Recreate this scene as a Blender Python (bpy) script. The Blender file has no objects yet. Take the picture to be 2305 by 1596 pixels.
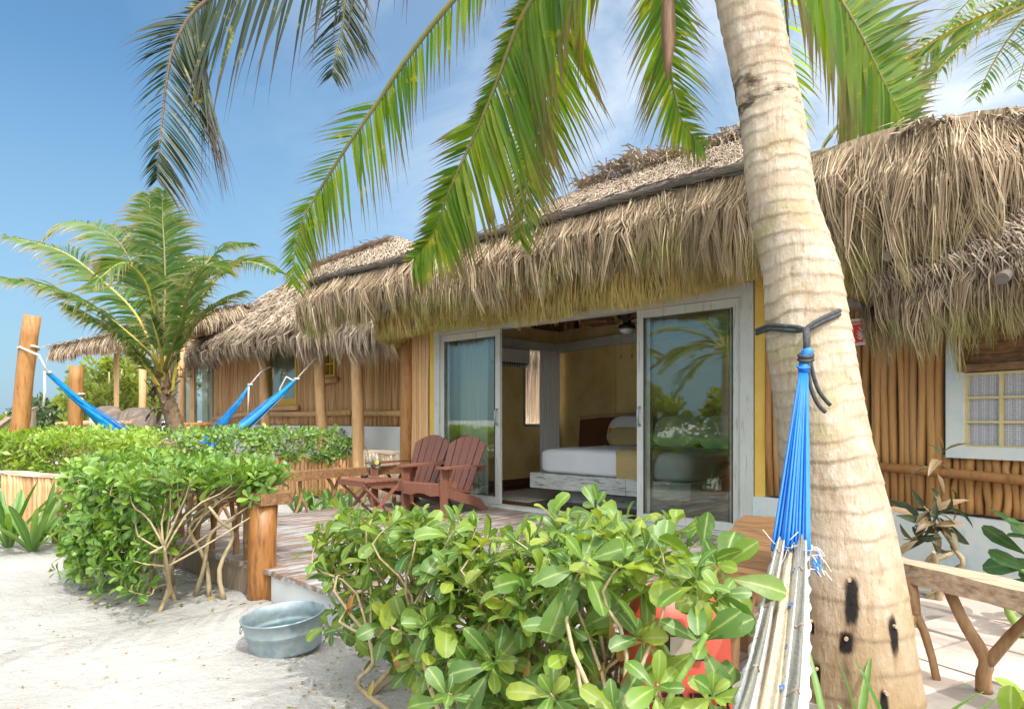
import bpy, math, random
from mathutils import Vector, Matrix, Quaternion, noise as mnoise
random.seed(7)
R = random.random
def U(a, b): return a + (b - a) * random.random()
def G(s): return random.gauss(0, s)
V = Vector
C = bpy.context.scene.collection
PI = math.pi

# ------------------------------------------------------------------ frame of the place
# X runs along the front of the main hut, Y into it, Z up; sand is Z=0, deck Z=0.30
CAMY, CAMZ, DECK = -6.28, 1.42, 0.30
CY, SY = .7236, .6903
def W(px, py, d):
    """point seen at (px,py) of the 2305-wide picture at distance d along the view axis"""
    l = (px - 1152.5) / 1537 * d
    return V((CY * l - SY * d, CAMY + SY * l + CY * d, CAMZ + (945 - py) / 1537 * d))
def PXY(p):
    r = V((p.x, p.y - CAMY, 0)); d = -SY * r.x + CY * r.y
    return (1152.5 + 1537 * (CY * r.x + SY * r.y) / d, 945 - 1537 * (p.z - CAMZ) / d, d)
def WZ(px, py, z):
    return W(px, py, (CAMZ - z) * 1537 / (py - 945))
def WY(px, py, y):
    t = (px - 1152.5) / 1537
    return W(px, py, (y - CAMY) / (SY * t + CY))
def camdir(l, f): return V((CY * l - SY * f, SY * l + CY * f, 0))

# ------------------------------------------------------------------ mesh builder
class MB:
    def __init__(s): s.v = []; s.f = []; s.t = []
    def add(s, vs, fs, ts=None):
        n = len(s.v); s.v.extend(vs); s.f.extend([tuple(i + n for i in f) for f in fs])
        s.t.extend(ts if ts is not None else [0.0] * len(vs))
    def box(s, c, d, rz=0, M=None):
        x, y, z = d[0] / 2, d[1] / 2, d[2] / 2
        vs = [V((a, b, e)) for a in (-x, x) for b in (-y, y) for e in (-z, z)]
        if M is None: M = Matrix.Rotation(rz, 3, 'Z')
        vs = [M @ p + V(c) for p in vs]
        s.add(vs, [(0, 1, 3, 2), (4, 6, 7, 5), (0, 4, 5, 1), (2, 3, 7, 6), (0, 2, 6, 4), (1, 5, 7, 3)])
    def b2(s, a, b):
        """axis box from two corners"""
        s.box([(a[i] + b[i]) / 2 for i in range(3)], [abs(a[i] - b[i]) for i in range(3)])
    def beam(s, a, b, w, h, up=V((0, 0, 1)), rag=0, n=1):
        """rectangular bar from a to b, w sideways, h along up"""
        a, b = V(a), V(b); d = (b - a); L = d.length; d.normalize()
        sd = d.cross(up); sd.normalize(); u = sd.cross(d)
        vs = []; fs = []
        for i in range(n + 1):
            p = a.lerp(b, i / n)
            for (x, y) in ((-1, -1), (1, -1), (1, 1), (-1, 1)):
                vs.append(p + sd * (x * w / 2 + G(rag)) + u * (y * h / 2 + G(rag)))
            if i:
                k = 4 * i
                for j in range(4): fs.append((k - 4 + j, k - 4 + (j + 1) % 4, k + (j + 1) % 4, k + j))
        fs.append((3, 2, 1, 0)); k = 4 * n; fs.append((k, k + 1, k + 2, k + 3))
        s.add(vs, fs)
    def tube(s, pts, rad, n=6, cap=True, ts=None, wob=0):
        pts = [V(p) for p in pts]; m = len(pts)
        if not hasattr(rad, '__len__'): rad = [rad] * m
        vs = []; fs = []; tt = []
        d0 = (pts[1] - pts[0]).normalized()
        ref = V((0, 0, 1)) if abs(d0.z) < .9 else V((1, 0, 0))
        for i in range(m):
            d = pts[min(i + 1, m - 1)] - pts[max(i - 1, 0)]
            if d.length < 1e-9: d = d0.copy()
            d.normalize()
            a = (ref - d * ref.dot(d))
            if a.length < 1e-4: a = d.orthogonal()
            a.normalize(); b = d.cross(a); ref = a
            for j in range(n):
                w = 2 * PI * j / n; r = rad[i] * (1 + (G(wob) if wob else 0))
                vs.append(pts[i] + (a * math.cos(w) + b * math.sin(w)) * r); tt.append(ts[i] if ts else i / (m - 1))
            if i:
                k = i * n
                for j in range(n): fs.append((k - n + j, k - n + (j + 1) % n, k + (j + 1) % n, k + j))
        if cap:
            fs.append(tuple(range(n - 1, -1, -1))); fs.append(tuple(range((m - 1) * n, m * n)))
        s.add(vs, fs, tt)
    def lathe(s, prof, c, n=24, sx=1, sy=1, rz=0, M=None):
        c = V(c); vs = []; fs = []
        for i, (r, z) in enumerate(prof):
            for j in range(n):
                w = 2 * PI * j / n
                p = V((r * math.cos(w) * sx, r * math.sin(w) * sy, z))
                if M is not None: p = M @ p
                elif rz: p = Matrix.Rotation(rz, 3, 'Z') @ p
                vs.append(c + p)
            if i:
                k = i * n
                for j in range(n): fs.append((k - n + j, k - n + (j + 1) % n, k + (j + 1) % n, k + j))
        s.add(vs, fs)
    def poly(s, pts, z0, z1):
        n = len(pts); vs = [V((p[0], p[1], z0)) for p in pts] + [V((p[0], p[1], z1)) for p in pts]
        s.add(vs, [tuple(range(n - 1, -1, -1)), tuple(range(n, 2 * n))] + [(i, (i + 1) % n, n + (i + 1) % n, n + i) for i in range(n)])
    def prism(s, pts, ext):
        """closed outline (3d points) extruded by vector ext"""
        ext = V(ext); pts = [V(p) for p in pts]; n = len(pts)
        s.add(pts + [p + ext for p in pts], [tuple(range(n - 1, -1, -1)), tuple(range(n, 2 * n))] + [(i, (i + 1) % n, n + (i + 1) % n, n + i) for i in range(n)])
    def ribbon(s, pts, w, side, ts=None):
        """flat tapering strand"""
        m = len(pts); vs = []; fs = []; tt = []
        for i, p in enumerate(pts):
            a = w[i] if hasattr(w, '__len__') else w
            vs.append(p - side * a); vs.append(p + side * a)
            t = ts[i] if ts else i / (m - 1); tt += [t, t]
            if i: fs.append((2 * i - 2, 2 * i - 1, 2 * i + 1, 2 * i))
        s.add(vs, fs, tt)
    def leaf(s, b, d, nrm, L, wd, bend=.5, fold=.25, shape=((0, .07), (.15, .16), (.4, .62), (.68, 1), (.88, .82), (1, .25))):
        d = d.normalized(); sd = d.cross(nrm)
        if sd.length < 1e-4: sd = d.orthogonal()
        sd.normalize(); up = sd.cross(d)
        vs = []; fs = []; tt = []
        tw = U(-.35, .35)
        for i, (q, w) in enumerate(shape):
            a = bend * q
            c = b + (d * (math.sin(a) / max(bend, 1e-3) if bend > 1e-3 else q) - up * ((1 - math.cos(a)) / max(bend, 1e-3))) * L
            uu = up * math.cos(a) + d * math.sin(a)
            s2 = sd * math.cos(tw * q) + uu * math.sin(tw * q)
            e = w * wd / 2
            vs += [c - s2 * e + uu * e * fold, c, c + s2 * e + uu * e * fold]; tt += [1, 0, 1]
            if i:
                k = 3 * i; fs += [(k - 3, k - 2, k + 1, k), (k - 2, k - 1, k + 2, k + 1)]
        s.add(vs, fs, tt)

ROOT = {}
def obj(name, mb, m, parent=None, smooth=False, local=False):
    me = bpy.data.meshes.new(name)
    vs = mb.v
    off = V((0, 0, 0))
    if parent is not None:
        off = ROOT.get(parent.name, V((0, 0, 0)))
        if not local: vs = [p - off for p in vs]
    me.from_pydata([tuple(p) for p in vs], [], mb.f)
    at = me.attributes.new('t', 'FLOAT', 'POINT'); at.data.foreach_set('value', mb.t)
    if m is not None: me.materials.append(m)
    if smooth: me.polygons.foreach_set('use_smooth', [True] * len(me.polygons))
    me.update()
    o = bpy.data.objects.new(name, me); C.objects.link(o)
    if parent is not None:
        o.parent = parent; ROOT[o.name] = off
    return o
def tag(o, label=None, cat=None, group=None, kind=None):
    if label: o['label'] = label
    if cat: o['category'] = cat
    if group: o['group'] = group
    if kind: o['kind'] = kind
    return o
def thing(name, label, cat, loc, rz=0, group=None):
    o = bpy.data.objects.new(name, None); C.objects.link(o)
    o.location = loc; o.rotation_euler = (0, 0, rz); o.empty_display_size = .2
    ROOT[o.name] = V(loc)
    return tag(o, label, cat, group)
def copy_tree(o, parent=None):
    c = o.copy(); C.objects.link(c); c.parent = parent
    for ch in list(o.children): copy_tree(ch, c)
    return c

# ------------------------------------------------------------------ materials
class NT:
    def __init__(s, m): s.m = m; s.t = m.node_tree; s.n = s.t.nodes
    def new(s, ty, **kw):
        n = s.n.new(ty)
        for k, v in kw.items(): setattr(n, k, v)
        return n
    def link(s, a, b): s.t.links.new(a, b)
def ramp(nt, fac, stops, interp='LINEAR'):
    r = nt.new('ShaderNodeValToRGB'); r.color_ramp.interpolation = interp
    e = r.color_ramp.elements
    while len(e) < len(stops): e.new(.5)
    for i, (p, c) in enumerate(stops):
        e[i].position = p; e[i].color = (c[0], c[1], c[2], 1)
    nt.link(fac, r.inputs[0]); return r.outputs[0]
def mixc(nt, a, b, fac, mode='MIX'):
    x = nt.new('ShaderNodeMix', data_type='RGBA', blend_type=mode)
    if hasattr(fac, 'links'): nt.link(fac, x.inputs[0])
    else: x.inputs[0].default_value = fac
    for s, i in ((a, 6), (b, 7)):
        if hasattr(s, 'links'): nt.link(s, x.inputs[i])
        else: x.inputs[i].default_value = (s[0], s[1], s[2], 1)
    return x.outputs[2]
def nz(nt, vec, scale, detail=4, rough=.6, stretch=None, dist=0):
    if stretch:
        mp = nt.new('ShaderNodeMapping'); mp.inputs['Scale'].default_value = stretch
        nt.link(vec, mp.inputs[0]); vec = mp.outputs[0]
    n = nt.new('ShaderNodeTexNoise'); n.inputs['Scale'].default_value = scale
    n.inputs['Detail'].default_value = detail; n.inputs['Roughness'].default_value = rough; n.inputs['Distortion'].default_value = dist
    nt.link(vec, n.inputs['Vector']); return n.outputs['Fac']
def base(name, rough=.7, spec=.4):
    m = bpy.data.materials.new(name); m.use_nodes = True
    nt = NT(m); b = nt.n['Principled BSDF']; b.inputs['Roughness'].default_value = rough
    b.inputs['Specular IOR Level'].default_value = spec
    tc = nt.new('ShaderNodeTexCoord')
    return m, nt, b, tc.outputs['Object']
def bump(nt, b, h, dist=.01, st=.6):
    u = nt.new('ShaderNodeBump'); u.inputs['Strength'].default_value = st; u.inputs['Distance'].default_value = dist
    nt.link(h, u.inputs['Height']); nt.link(u.outputs[0], b.inputs['Normal'])
def island(nt):
    return nt.new('ShaderNodeNewGeometry').outputs['Random Per Island']
def attr(nt, nm='t'):
    a = nt.new('ShaderNodeAttribute'); a.attribute_name = nm; return a.outputs['Fac']
def simple(name, cols, scale=8, stretch=None, rough=.7, spec=.4, bd=.004, isl=None, detail=5, metal=0, isf=.5, bscale=None):
    """noise ramp through cols, optionally tinted per loose piece by the ramp isl"""
    m, nt, b, co = base(name, rough, spec)
    f = nz(nt, co, scale, detail, .65, stretch)
    n = len(cols)
    c = ramp(nt, f, [(.28 + .44 * i / max(n - 1, 1), k) for i, k in enumerate(cols)])
    if isl:
        k = ramp(nt, island(nt), [(i / (len(isl) - 1), q) for i, q in enumerate(isl)])
        c = mixc(nt, c, k, isf)
    nt.link(c, b.inputs['Base Color']); b.inputs['Metallic'].default_value = metal
    if bd: bump(nt, b, nz(nt, co, bscale, 5, .6, stretch) if bscale else f, bd)
    return m
def add_trans(nt, b, colsock, amt):
    tr = nt.new('ShaderNodeBsdfTranslucent'); nt.link(colsock, tr.inputs[0])
    mx = nt.new('ShaderNodeMixShader'); mx.inputs[0].default_value = amt
    nt.link(b.outputs[0], mx.inputs[1]); nt.link(tr.outputs[0], mx.inputs[2])
    nt.link(mx.outputs[0], nt.n['Material Output'].inputs[0])
def leafmat(name, cols, vein, rough=.38, amt=.35, tcol=1.6):
    m, nt, b, co = base(name, rough, .5)
    c = ramp(nt, island(nt), [(i / (len(cols) - 1), q) for i, q in enumerate(cols)])
    f = nz(nt, co, 14, 4, .7)
    c = mixc(nt, c, (.10, .16, .02), ramp(nt, f, [(.5, (0, 0, 0)), (.8, (.5, .5, .5))]))
    c = mixc(nt, c, (.32, .32, .04), ramp(nt, nz(nt, co, 6, 3, .6), [(.62, (0, 0, 0)), (.76, (.4, .4, .4))]))
    c = mixc(nt, c, (.30, .20, .07), ramp(nt, nz(nt, co, 45, 3, .6), [(.70, (0, 0, 0)), (.76, (.8, .8, .8))]))
    c = mixc(nt, c, (.30, .36, .22), ramp(nt, nz(nt, co, 22, 6, .75), [(.55, (0, 0, 0)), (.75, (.45, .45, .45))]))
    v = ramp(nt, attr(nt), [(0.0, (1, 1, 1)), (.13, (.15, .15, .15)), (.3, (0, 0, 0))])
    c = mixc(nt, c, vein, v)
    nt.link(c, b.inputs['Base Color'])
    t = mixc(nt, c, (1.7 * tcol, 1.5 * tcol, .55 * tcol), 1.0, 'MULTIPLY')
    add_trans(nt, b, t, amt)
    return m
def strandmat(name, cols, tip=None, tipfrom=.5, rough=.85, amt=.0):
    """dry strands: tint per strand, colour of the far end mixed in where moss or age has coloured it"""
    m, nt, b, co = base(name, rough, .25)
    c = ramp(nt, island(nt), [(i / (len(cols) - 1), q) for i, q in enumerate(cols)])
    big = nz(nt, co, 1.6, 3, .6)
    c = mixc(nt, c, tuple(x * .55 for x in cols[0]), ramp(nt, big, [(.45, (0, 0, 0)), (.75, (.6, .6, .6))]))
    if tip:
        a = attr(nt)
        k = ramp(nt, a, [(tipfrom, (0, 0, 0)), (1, (1, 1, 1))])
        p = ramp(nt, nz(nt, co, 1.1, 3, .6), [(.40, (.15, .15, .15)), (.6, (1, 1, 1))])
        mm = mixc(nt, k, p, 1.0, 'MULTIPLY')
        c = mixc(nt, c, tip, mm)
    nt.link(c, b.inputs['Base Color'])
    if amt: add_trans(nt, b, c, amt)
    return m
M = {}
# sand
m, nt, b, co = base('coral_sand', .9, .2)
f1 = nz(nt, co, 1.3, 6, .6); f2 = nz(nt, co, 60, 4, .7); f3 = nz(nt, co, 9, 5, .65)
c = ramp(nt, f1, [(.3, (.37, .357, .335)), (.6, (.445, .432, .41))])
c = mixc(nt, c, (.28, .23, .18), ramp(nt, f2, [(.66, (0, 0, 0)), (.8, (.45, .45, .45))]))
nt.link(c, b.inputs['Base Color'])
h = nt.new('ShaderNodeMath', operation='MULTIPLY_ADD'); nt.link(f3, h.inputs[0]); h.inputs[1].default_value = 3.0; nt.link(f2, h.inputs[2])
bump(nt, b, h.outputs[0], .020, .9); M['sand'] = m
# thatch
DRY = [(.16, .115, .075), (.27, .20, .135), (.38, .29, .20), (.47, .38, .28), (.30, .235, .16)]
M['thatch'] = strandmat('dry_palm_thatch', DRY)
M['thatch_moss'] = strandmat('mossy_palm_thatch', [(.17, .115, .068), (.32, .235, .150), (.43, .325, .215), (.53, .42, .29), (.37, .275, .175), (.24, .175, .11)], (.30, .30, .08), .55)
M['thatch_gold'] = strandmat('golden_palm_thatch', [(.46, .31, .10), (.64, .46, .17), (.74, .56, .24), (.56, .44, .15), (.68, .53, .24)], (.42, .40, .10), .6)
M['thatch_pale'] = strandmat('bleached_palm_thatch', [(.25, .19, .135), (.37, .29, .215), (.47, .38, .29), (.31, .24, .18), (.55, .46, .36)])
M['thatch_base'] = simple('thatch_mat', [(.10, .07, .04), (.21, .155, .10), (.33, .26, .18)], 30, (1, 1, .25), .9, .2, .03, bscale=45)
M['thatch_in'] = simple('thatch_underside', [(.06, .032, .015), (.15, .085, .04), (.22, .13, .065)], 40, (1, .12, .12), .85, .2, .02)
# timber
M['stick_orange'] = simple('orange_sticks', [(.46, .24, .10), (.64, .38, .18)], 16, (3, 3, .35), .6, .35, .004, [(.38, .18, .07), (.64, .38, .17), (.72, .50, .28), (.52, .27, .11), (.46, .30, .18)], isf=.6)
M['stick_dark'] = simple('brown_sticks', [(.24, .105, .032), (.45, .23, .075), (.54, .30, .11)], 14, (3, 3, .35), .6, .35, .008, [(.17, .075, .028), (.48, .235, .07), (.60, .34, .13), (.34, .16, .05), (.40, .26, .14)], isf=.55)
M['stick_pale'] = simple('bleached_sticks', [(.50, .36, .24), (.68, .56, .44)], 14, (3, 3, .4), .7, .3, .004, [(.62, .40, .22), (.72, .6, .48), (.5, .32, .18)])
M['log'] = simple('honey_log', [(.13, .055, .02), (.32, .145, .042), (.39, .195, .065), (.25, .11, .034)], 5, (3.5, 3.5, .6), .55, .4, .012, detail=8)
M['log_pale'] = simple('pale_orange_log', [(.36, .19, .08), (.56, .33, .15), (.62, .40, .21), (.52, .28, .11)], 5, (3, 3, .6), .65, .35, .010, detail=8)
M['log_post'] = simple('varnished_log', [(.035, .016, .007), (.17, .068, .017), (.31, .135, .035), (.20, .08, .02), (.08, .034, .011)], 4, (4, 4, .55), .40, .5, .012, detail=8)
M['beam_brown'] = simple('brown_hewn_timber', [(.10, .05, .022), (.22, .115, .05), (.32, .18, .085)], 6, (1, 6, 6), .5, .45, .006)
M['beam_grey'] = simple('weathered_timber', [(.20, .135, .085), (.42, .31, .215), (.55, .43, .32)], 6, (1, 7, 7), .75, .3, .008)
M['branch'] = simple('stripped_branch', [(.16, .085, .04), (.29, .165, .08), (.38, .24, .13)], 12, (2, 2, .5), .65, .35, .006)
M['mahogany'] = simple('red_mahogany', [(.13, .05, .03), (.21, .088, .055), (.27, .12, .075)], 9, (6, 6, 1), .38, .55, .002, [(.14, .055, .035), (.25, .11, .072), (.19, .075, .048)], isf=.4)
M['rope_grey'] = simple('weathered_rope_bundle', [(.09, .075, .062), (.19, .165, .14)], 30, (.4, 3, 3), .9, .2, .01)
M['grey_wood'] = simple('greyed_timber', [(.20, .15, .11), (.33, .26, .20)], 8, (6, 6, .6), .8, .3, .004)
M['dark_floor'] = simple('dark_floorboards', [(.035, .018, .010), (.09, .045, .024)], 5, (8, .6, 1), .3, .5, .001)
# peeling white paint on timber
def peeling(name, paint, wood, sc=5, stretch=(.6, 6, 6), lo=.42, hi=.52, rough=.6, isl=None):
    m, nt, b, co = base(name, rough, .4)
    f = nz(nt, co, sc, 8, .7, stretch)
    k = ramp(nt, f, [(lo, (0, 0, 0)), (hi, (1, 1, 1))])
    p = mixc(nt, paint, tuple(x * .75 for x in paint), nz(nt, co, 3, 3))
    w = mixc(nt, wood, tuple(x * .5 for x in wood), nz(nt, co, sc * 2, 5, .6, stretch))
    if isl: w = mixc(nt, w, ramp(nt, island(nt), [(0, isl[0]), (1, isl[1])]), .5)
    nt.link(mixc(nt, w, p, k), b.inputs['Base Color']); bump(nt, b, f, .004, .6)
    return m
M['deck'] = peeling('peeling_deck_paint', (.42, .43, .46), (.24, .165, .115), 2.2, (6, .9, 6), .48, .57, .45, ((.32, .22, .16), (.22, .145, .10)))
M['frame'] = peeling('limewashed_frame', (.60, .62, .58), (.30, .27, .22), 6, (7, 7, .7), .30, .44)
M['frame_h'] = peeling('limewashed_rail', (.60, .62, .58), (.30, .27, .22), 6, (.7, 7, 7), .30, .44)
M['bedwood'] = peeling('worn_white_bed_timber', (.62, .65, .62), (.25, .23, .19), 8, (.7, 7, 7), .38, .48)
# plaster
M['ochre'] = simple('ochre_plaster', [(.54, .38, .14), (.68, .51, .22), (.75, .59, .28)], 2.2, None, .85, .25, .004, detail=7)
M['yellow'] = simple('yellow_paint', [(.62, .40, .07), (.74, .50, .12)], 4, None, .7, .3, .003)
M['cream_paint'] = simple('cream_paint', [(.58, .48, .22), (.68, .58, .30)], 6, None, .7, .3, .003)
M['clear_vinyl'] = simple('cloudy_vinyl', [(.30, .22, .17), (.46, .40, .33)], 9, None, .35, .5, .003)
M['plinth'] = simple('pale_blue_plaster', [(.42, .52, .55), (.55, .63, .63), (.66, .68, .63), (.40, .52, .58)], 2.4, None, .8, .3, .004, detail=6)
M['plinth_white'] = simple('chalky_plaster', [(.62, .66, .68), (.74, .76, .76)], 2, None, .85, .25, .003, detail=6)
M['paving'] = simple('pinkish_stone', [(.40, .30, .25), (.55, .44, .38), (.64, .54, .48), (.42, .36, .34)], 3.2, None, .6, .4, .006, [(.46, .37, .32), (.62, .52, .46)], isf=.4, detail=7)
M['grout'] = simple('grey_grout', [(.22, .20, .18), (.32, .29, .26)], 12)
# misc
def flat(name, c, rough=.6, metal=0, spec=.5, vary=.25, scale=12, bd=.001):
    return simple(name, [tuple(x * (1 - vary) for x in c), c], scale, None, rough, spec, bd, metal=metal)
M['black_rope'] = simple('black_rope', [(.015, .016, .018), (.07, .075, .08)], 60, None, .7, .4, .003)
M['white_rope'] = simple('white_rope', [(.5, .48, .44), (.75, .72, .68)], 40, None, .8, .3, .003)
M['blue_cord'] = simple('blue_cord', [(.006, .10, .42), (.012, .20, .66)], 30, (1, 1, .3), .5, .4, .002, [(.008, .10, .44), (.015, .22, .72)])
M['blue_net'] = simple('turquoise_blue_net', [(.0, .15, .44), (.0, .26, .62)], 12, None, .55, .4, .004)
M['black'] = flat('black_metal', (.018, .018, .018), .45)
M['white_plastic'] = flat('white_plastic', (.72, .72, .70), .35)
M['linen'] = simple('white_linen', [(.66, .68, .71), (.76, .77, .79)], 3, None, .85, .25, .012, bscale=5)
M['pillow_white'] = simple('white_cotton', [(.66, .64, .60), (.76, .74, .71)], 5, None, .85, .25, .01)
M['throw'] = simple('straw_throw', [(.40, .29, .12), (.52, .39, .18)], 60, None, .9, .2, .003)
M['mustard'] = flat('mustard_tassel', (.62, .33, .03), .9)
M['curtain'] = simple('sheer_curtain', [(.84, .83, .84), (.90, .89, .90)], 8, (1, 1, .2), .9, .2, .002)
M['curtain_green'] = simple('dim_curtain', [(.26, .28, .20), (.44, .44, .36)], 8, (1, 1, .2), .9, .2, .002)
M['headboard'] = simple('dark_headboard', [(.05, .018, .01), (.13, .05, .025), (.10, .035, .018)], 5, (.5, 6, 6), .35, .5, .002)
M['live_edge'] = simple('live_edge_sapwood', [(.34, .22, .10), (.46, .31, .16)], 8, (1, 5, 5), .5)
M['galv'] = simple('galvanised_steel', [(.17, .23, .26), (.27, .34, .37), (.34, .41, .43), (.21, .29, .33)], 9, None, .42, .5, .002, detail=7, metal=.55)
M['red_vinyl'] = simple('faded_red_vinyl', [(.50, .055, .03), (.64, .10, .055)], 4, None, .45, .5, .006)
M['sign_white'] = flat('white_sign', (.74, .75, .70), .5)
M['sign_red'] = flat('red_sign', (.78, .035, .008), .5)
M['charcoal'] = simple('charred_wood', [(.010, .009, .008), (.03, .024, .018)], 30, None, .85, .2, .006)
M['cut_peg'] = flat('cut_peg', (.45, .33, .22), .7)
M['brass'] = flat('aged_brass', (.55, .36, .10), .4, .6)
M['fabric_grey'] = simple('grey_brown_cover', [(.19, .15, .12), (.27, .22, .18)], 10, (8, 8, .5), .95, .1, .004)
M['spathe'] = simple('dry_brown_spathe', [(.06, .03, .018), (.16, .085, .045), (.24, .14, .08)], 8, (5, 5, .5), .6, .4, .004)
M['rosewood'] = flat('rosemary', (.03, .06, .025), .7)
M['lemon'] = flat('lemon', (.75, .55, .05), .5)
# palm trunk
m, nt, b, co = base('palm_bark', .85, .25)
f = nz(nt, co, 2.2, 5, .65); f2 = nz(nt, co, 9, 6, .7, (1.6, 1.6, 1)); f3 = nz(nt, co, 28, 4, .65, (1, 1, .22))
c = ramp(nt, f, [(.30, (.27, .19, .12)), (.45, (.37, .285, .20)), (.58, (.44, .36, .27)), (.72, (.34, .265, .155))])
c = mixc(nt, c, (.50, .45, .37), ramp(nt, f2, [(.50, (0, 0, 0)), (.66, (.8, .8, .8))]))
c = mixc(nt, c, (.15, .12, .075), ramp(nt, f2, [(.26, (.85, .85, .85)), (.38, (0, 0, 0))]))
c = mixc(nt, c, (.26, .17, .10), ramp(nt, f3, [(.30, (.7, .7, .7)), (.42, (0, 0, 0))]))
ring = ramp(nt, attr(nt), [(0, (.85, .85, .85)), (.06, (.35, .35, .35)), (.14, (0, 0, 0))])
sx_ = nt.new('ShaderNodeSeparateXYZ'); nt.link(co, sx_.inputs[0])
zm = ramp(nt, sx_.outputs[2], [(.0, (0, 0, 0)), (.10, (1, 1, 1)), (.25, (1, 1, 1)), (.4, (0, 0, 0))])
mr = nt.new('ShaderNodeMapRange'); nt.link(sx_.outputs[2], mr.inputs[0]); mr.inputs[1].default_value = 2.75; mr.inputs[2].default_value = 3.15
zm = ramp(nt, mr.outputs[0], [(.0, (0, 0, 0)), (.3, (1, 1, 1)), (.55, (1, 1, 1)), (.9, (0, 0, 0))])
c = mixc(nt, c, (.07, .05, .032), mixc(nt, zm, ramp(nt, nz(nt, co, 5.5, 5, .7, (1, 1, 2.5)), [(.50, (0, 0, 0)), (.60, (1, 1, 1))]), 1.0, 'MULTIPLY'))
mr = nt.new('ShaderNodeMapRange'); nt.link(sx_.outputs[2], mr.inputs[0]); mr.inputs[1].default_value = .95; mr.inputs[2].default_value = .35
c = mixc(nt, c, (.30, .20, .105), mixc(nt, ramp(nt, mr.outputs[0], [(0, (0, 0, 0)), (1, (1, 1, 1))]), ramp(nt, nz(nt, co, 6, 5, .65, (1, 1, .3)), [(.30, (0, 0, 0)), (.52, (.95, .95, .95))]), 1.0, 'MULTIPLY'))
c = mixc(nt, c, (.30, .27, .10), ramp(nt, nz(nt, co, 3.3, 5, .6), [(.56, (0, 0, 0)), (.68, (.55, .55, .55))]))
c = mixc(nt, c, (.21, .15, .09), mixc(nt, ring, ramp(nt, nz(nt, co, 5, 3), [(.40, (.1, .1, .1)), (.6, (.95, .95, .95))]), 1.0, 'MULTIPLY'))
BARK = (m, nt, b, co, c)
h = nt.new('ShaderNodeMath', operation='ADD'); nt.link(f2, h.inputs[0]); nt.link(f3, h.inputs[1])
bump(nt, b, h.outputs[0], .012, .8); M['bark'] = m
# leaves
M['leaf_near'] = leafmat('beach_shrub_leaf', [(.06, .14, .022), (.10, .205, .03), (.16, .27, .036), (.21, .31, .042), (.28, .34, .042), (.085, .18, .035), (.13, .23, .045), (.07, .155, .04)], (.34, .43, .16), .42, .32, 1.15)
M['leaf_hedge'] = leafmat('hedge_leaf', [(.05, .14, .02), (.09, .21, .028), (.15, .29, .035), (.22, .36, .045), (.10, .22, .04)], (.26, .36, .10), .36, .3, 1.1)
M['leaf_pale'] = leafmat('pale_hedge_leaf', [(.12, .24, .025), (.19, .33, .03), (.30, .42, .045), (.16, .28, .03)], (.34, .40, .10), .4, .3, 1.1)
M['leaf_lily'] = leafmat('lily_leaf', [(.07, .17, .03), (.13, .26, .05), (.18, .32, .07)], (.14, .26, .06), .4, .3, 1.0)
M['leaf_dark'] = leafmat('dark_broad_leaf', [(.025, .075, .022), (.04, .115, .03), (.06, .15, .04)], (.10, .17, .06), .35, .2, 1.0)
M['leaf_cordyline'] = leafmat('cordyline_leaf', [(.03, .055, .028), (.05, .075, .04), (.24, .155, .085), (.33, .22, .12)], (.12, .10, .06), .5, .2, 1.0)
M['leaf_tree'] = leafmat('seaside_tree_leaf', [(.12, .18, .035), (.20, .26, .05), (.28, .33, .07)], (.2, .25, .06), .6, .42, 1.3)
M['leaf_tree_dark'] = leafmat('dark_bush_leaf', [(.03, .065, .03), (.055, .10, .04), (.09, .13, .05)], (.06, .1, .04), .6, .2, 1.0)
M['dry_leaf'] = simple('fallen_leaf', [(.22, .10, .03), (.36, .19, .06)], 20, None, .8, .2, .002, [(.30, .14, .04), (.40, .24, .08), (.10, .16, .03), (.20, .10, .03)], isf=.8)
M['shrub_stem'] = simple('shrub_stem', [(.26, .19, .11), (.42, .33, .20), (.34, .30, .16)], 20, None, .8, .25, .006)
M['green_stem'] = simple('green_stem', [(.16, .28, .05), (.26, .38, .09)], 20, None, .5, .4, .003)
def frondmat(name, cols, tipc, amt, tm):
    m, nt, b, co = base(name, .42, .45)
    c = ramp(nt, island(nt), [(i / (len(cols) - 1), q) for i, q in enumerate(cols)])
    c = mixc(nt, c, (.42, .36, .03), ramp(nt, nz(nt, co, 9, 4, .7), [(.60, (0, 0, 0)), (.72, (.6, .6, .6))]))
    c = mixc(nt, c, tipc, ramp(nt, attr(nt), [(.50, (0, 0, 0)), (.74, (.85, .85, .85)), (1, (1, 1, 1))]))
    nt.link(c, b.inputs['Base Color'])
    add_trans(nt, b, mixc(nt, c, tm, 1.0, 'MULTIPLY'), amt)
    return m
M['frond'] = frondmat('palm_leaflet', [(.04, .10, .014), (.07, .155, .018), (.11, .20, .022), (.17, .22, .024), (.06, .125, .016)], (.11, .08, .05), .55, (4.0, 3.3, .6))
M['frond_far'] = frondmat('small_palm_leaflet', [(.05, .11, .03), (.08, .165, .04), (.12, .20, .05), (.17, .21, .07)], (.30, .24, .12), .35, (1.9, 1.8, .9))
M['frond_dark'] = frondmat('shaded_palm_leaflet', [(.010, .024, .014), (.018, .038, .016), (.03, .055, .016)], (.05, .034, .03), .14, (1.6, 1.5, .8))  # darker copy of the leaflets, their shade put into the colour
M['rachis'] = simple('palm_rachis', [(.13, .13, .04), (.22, .20, .06)], 9, None, .5, .4, .002)
M['rachis_yellow'] = simple('yellow_rachis', [(.40, .34, .06), (.58, .44, .07)], 9, None, .5, .4, .002)
M['fibre'] = simple('brown_palm_fibre', [(.10, .065, .04), (.24, .17, .11)], 20, (1, 1, .3), .9, .2, .01)
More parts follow.
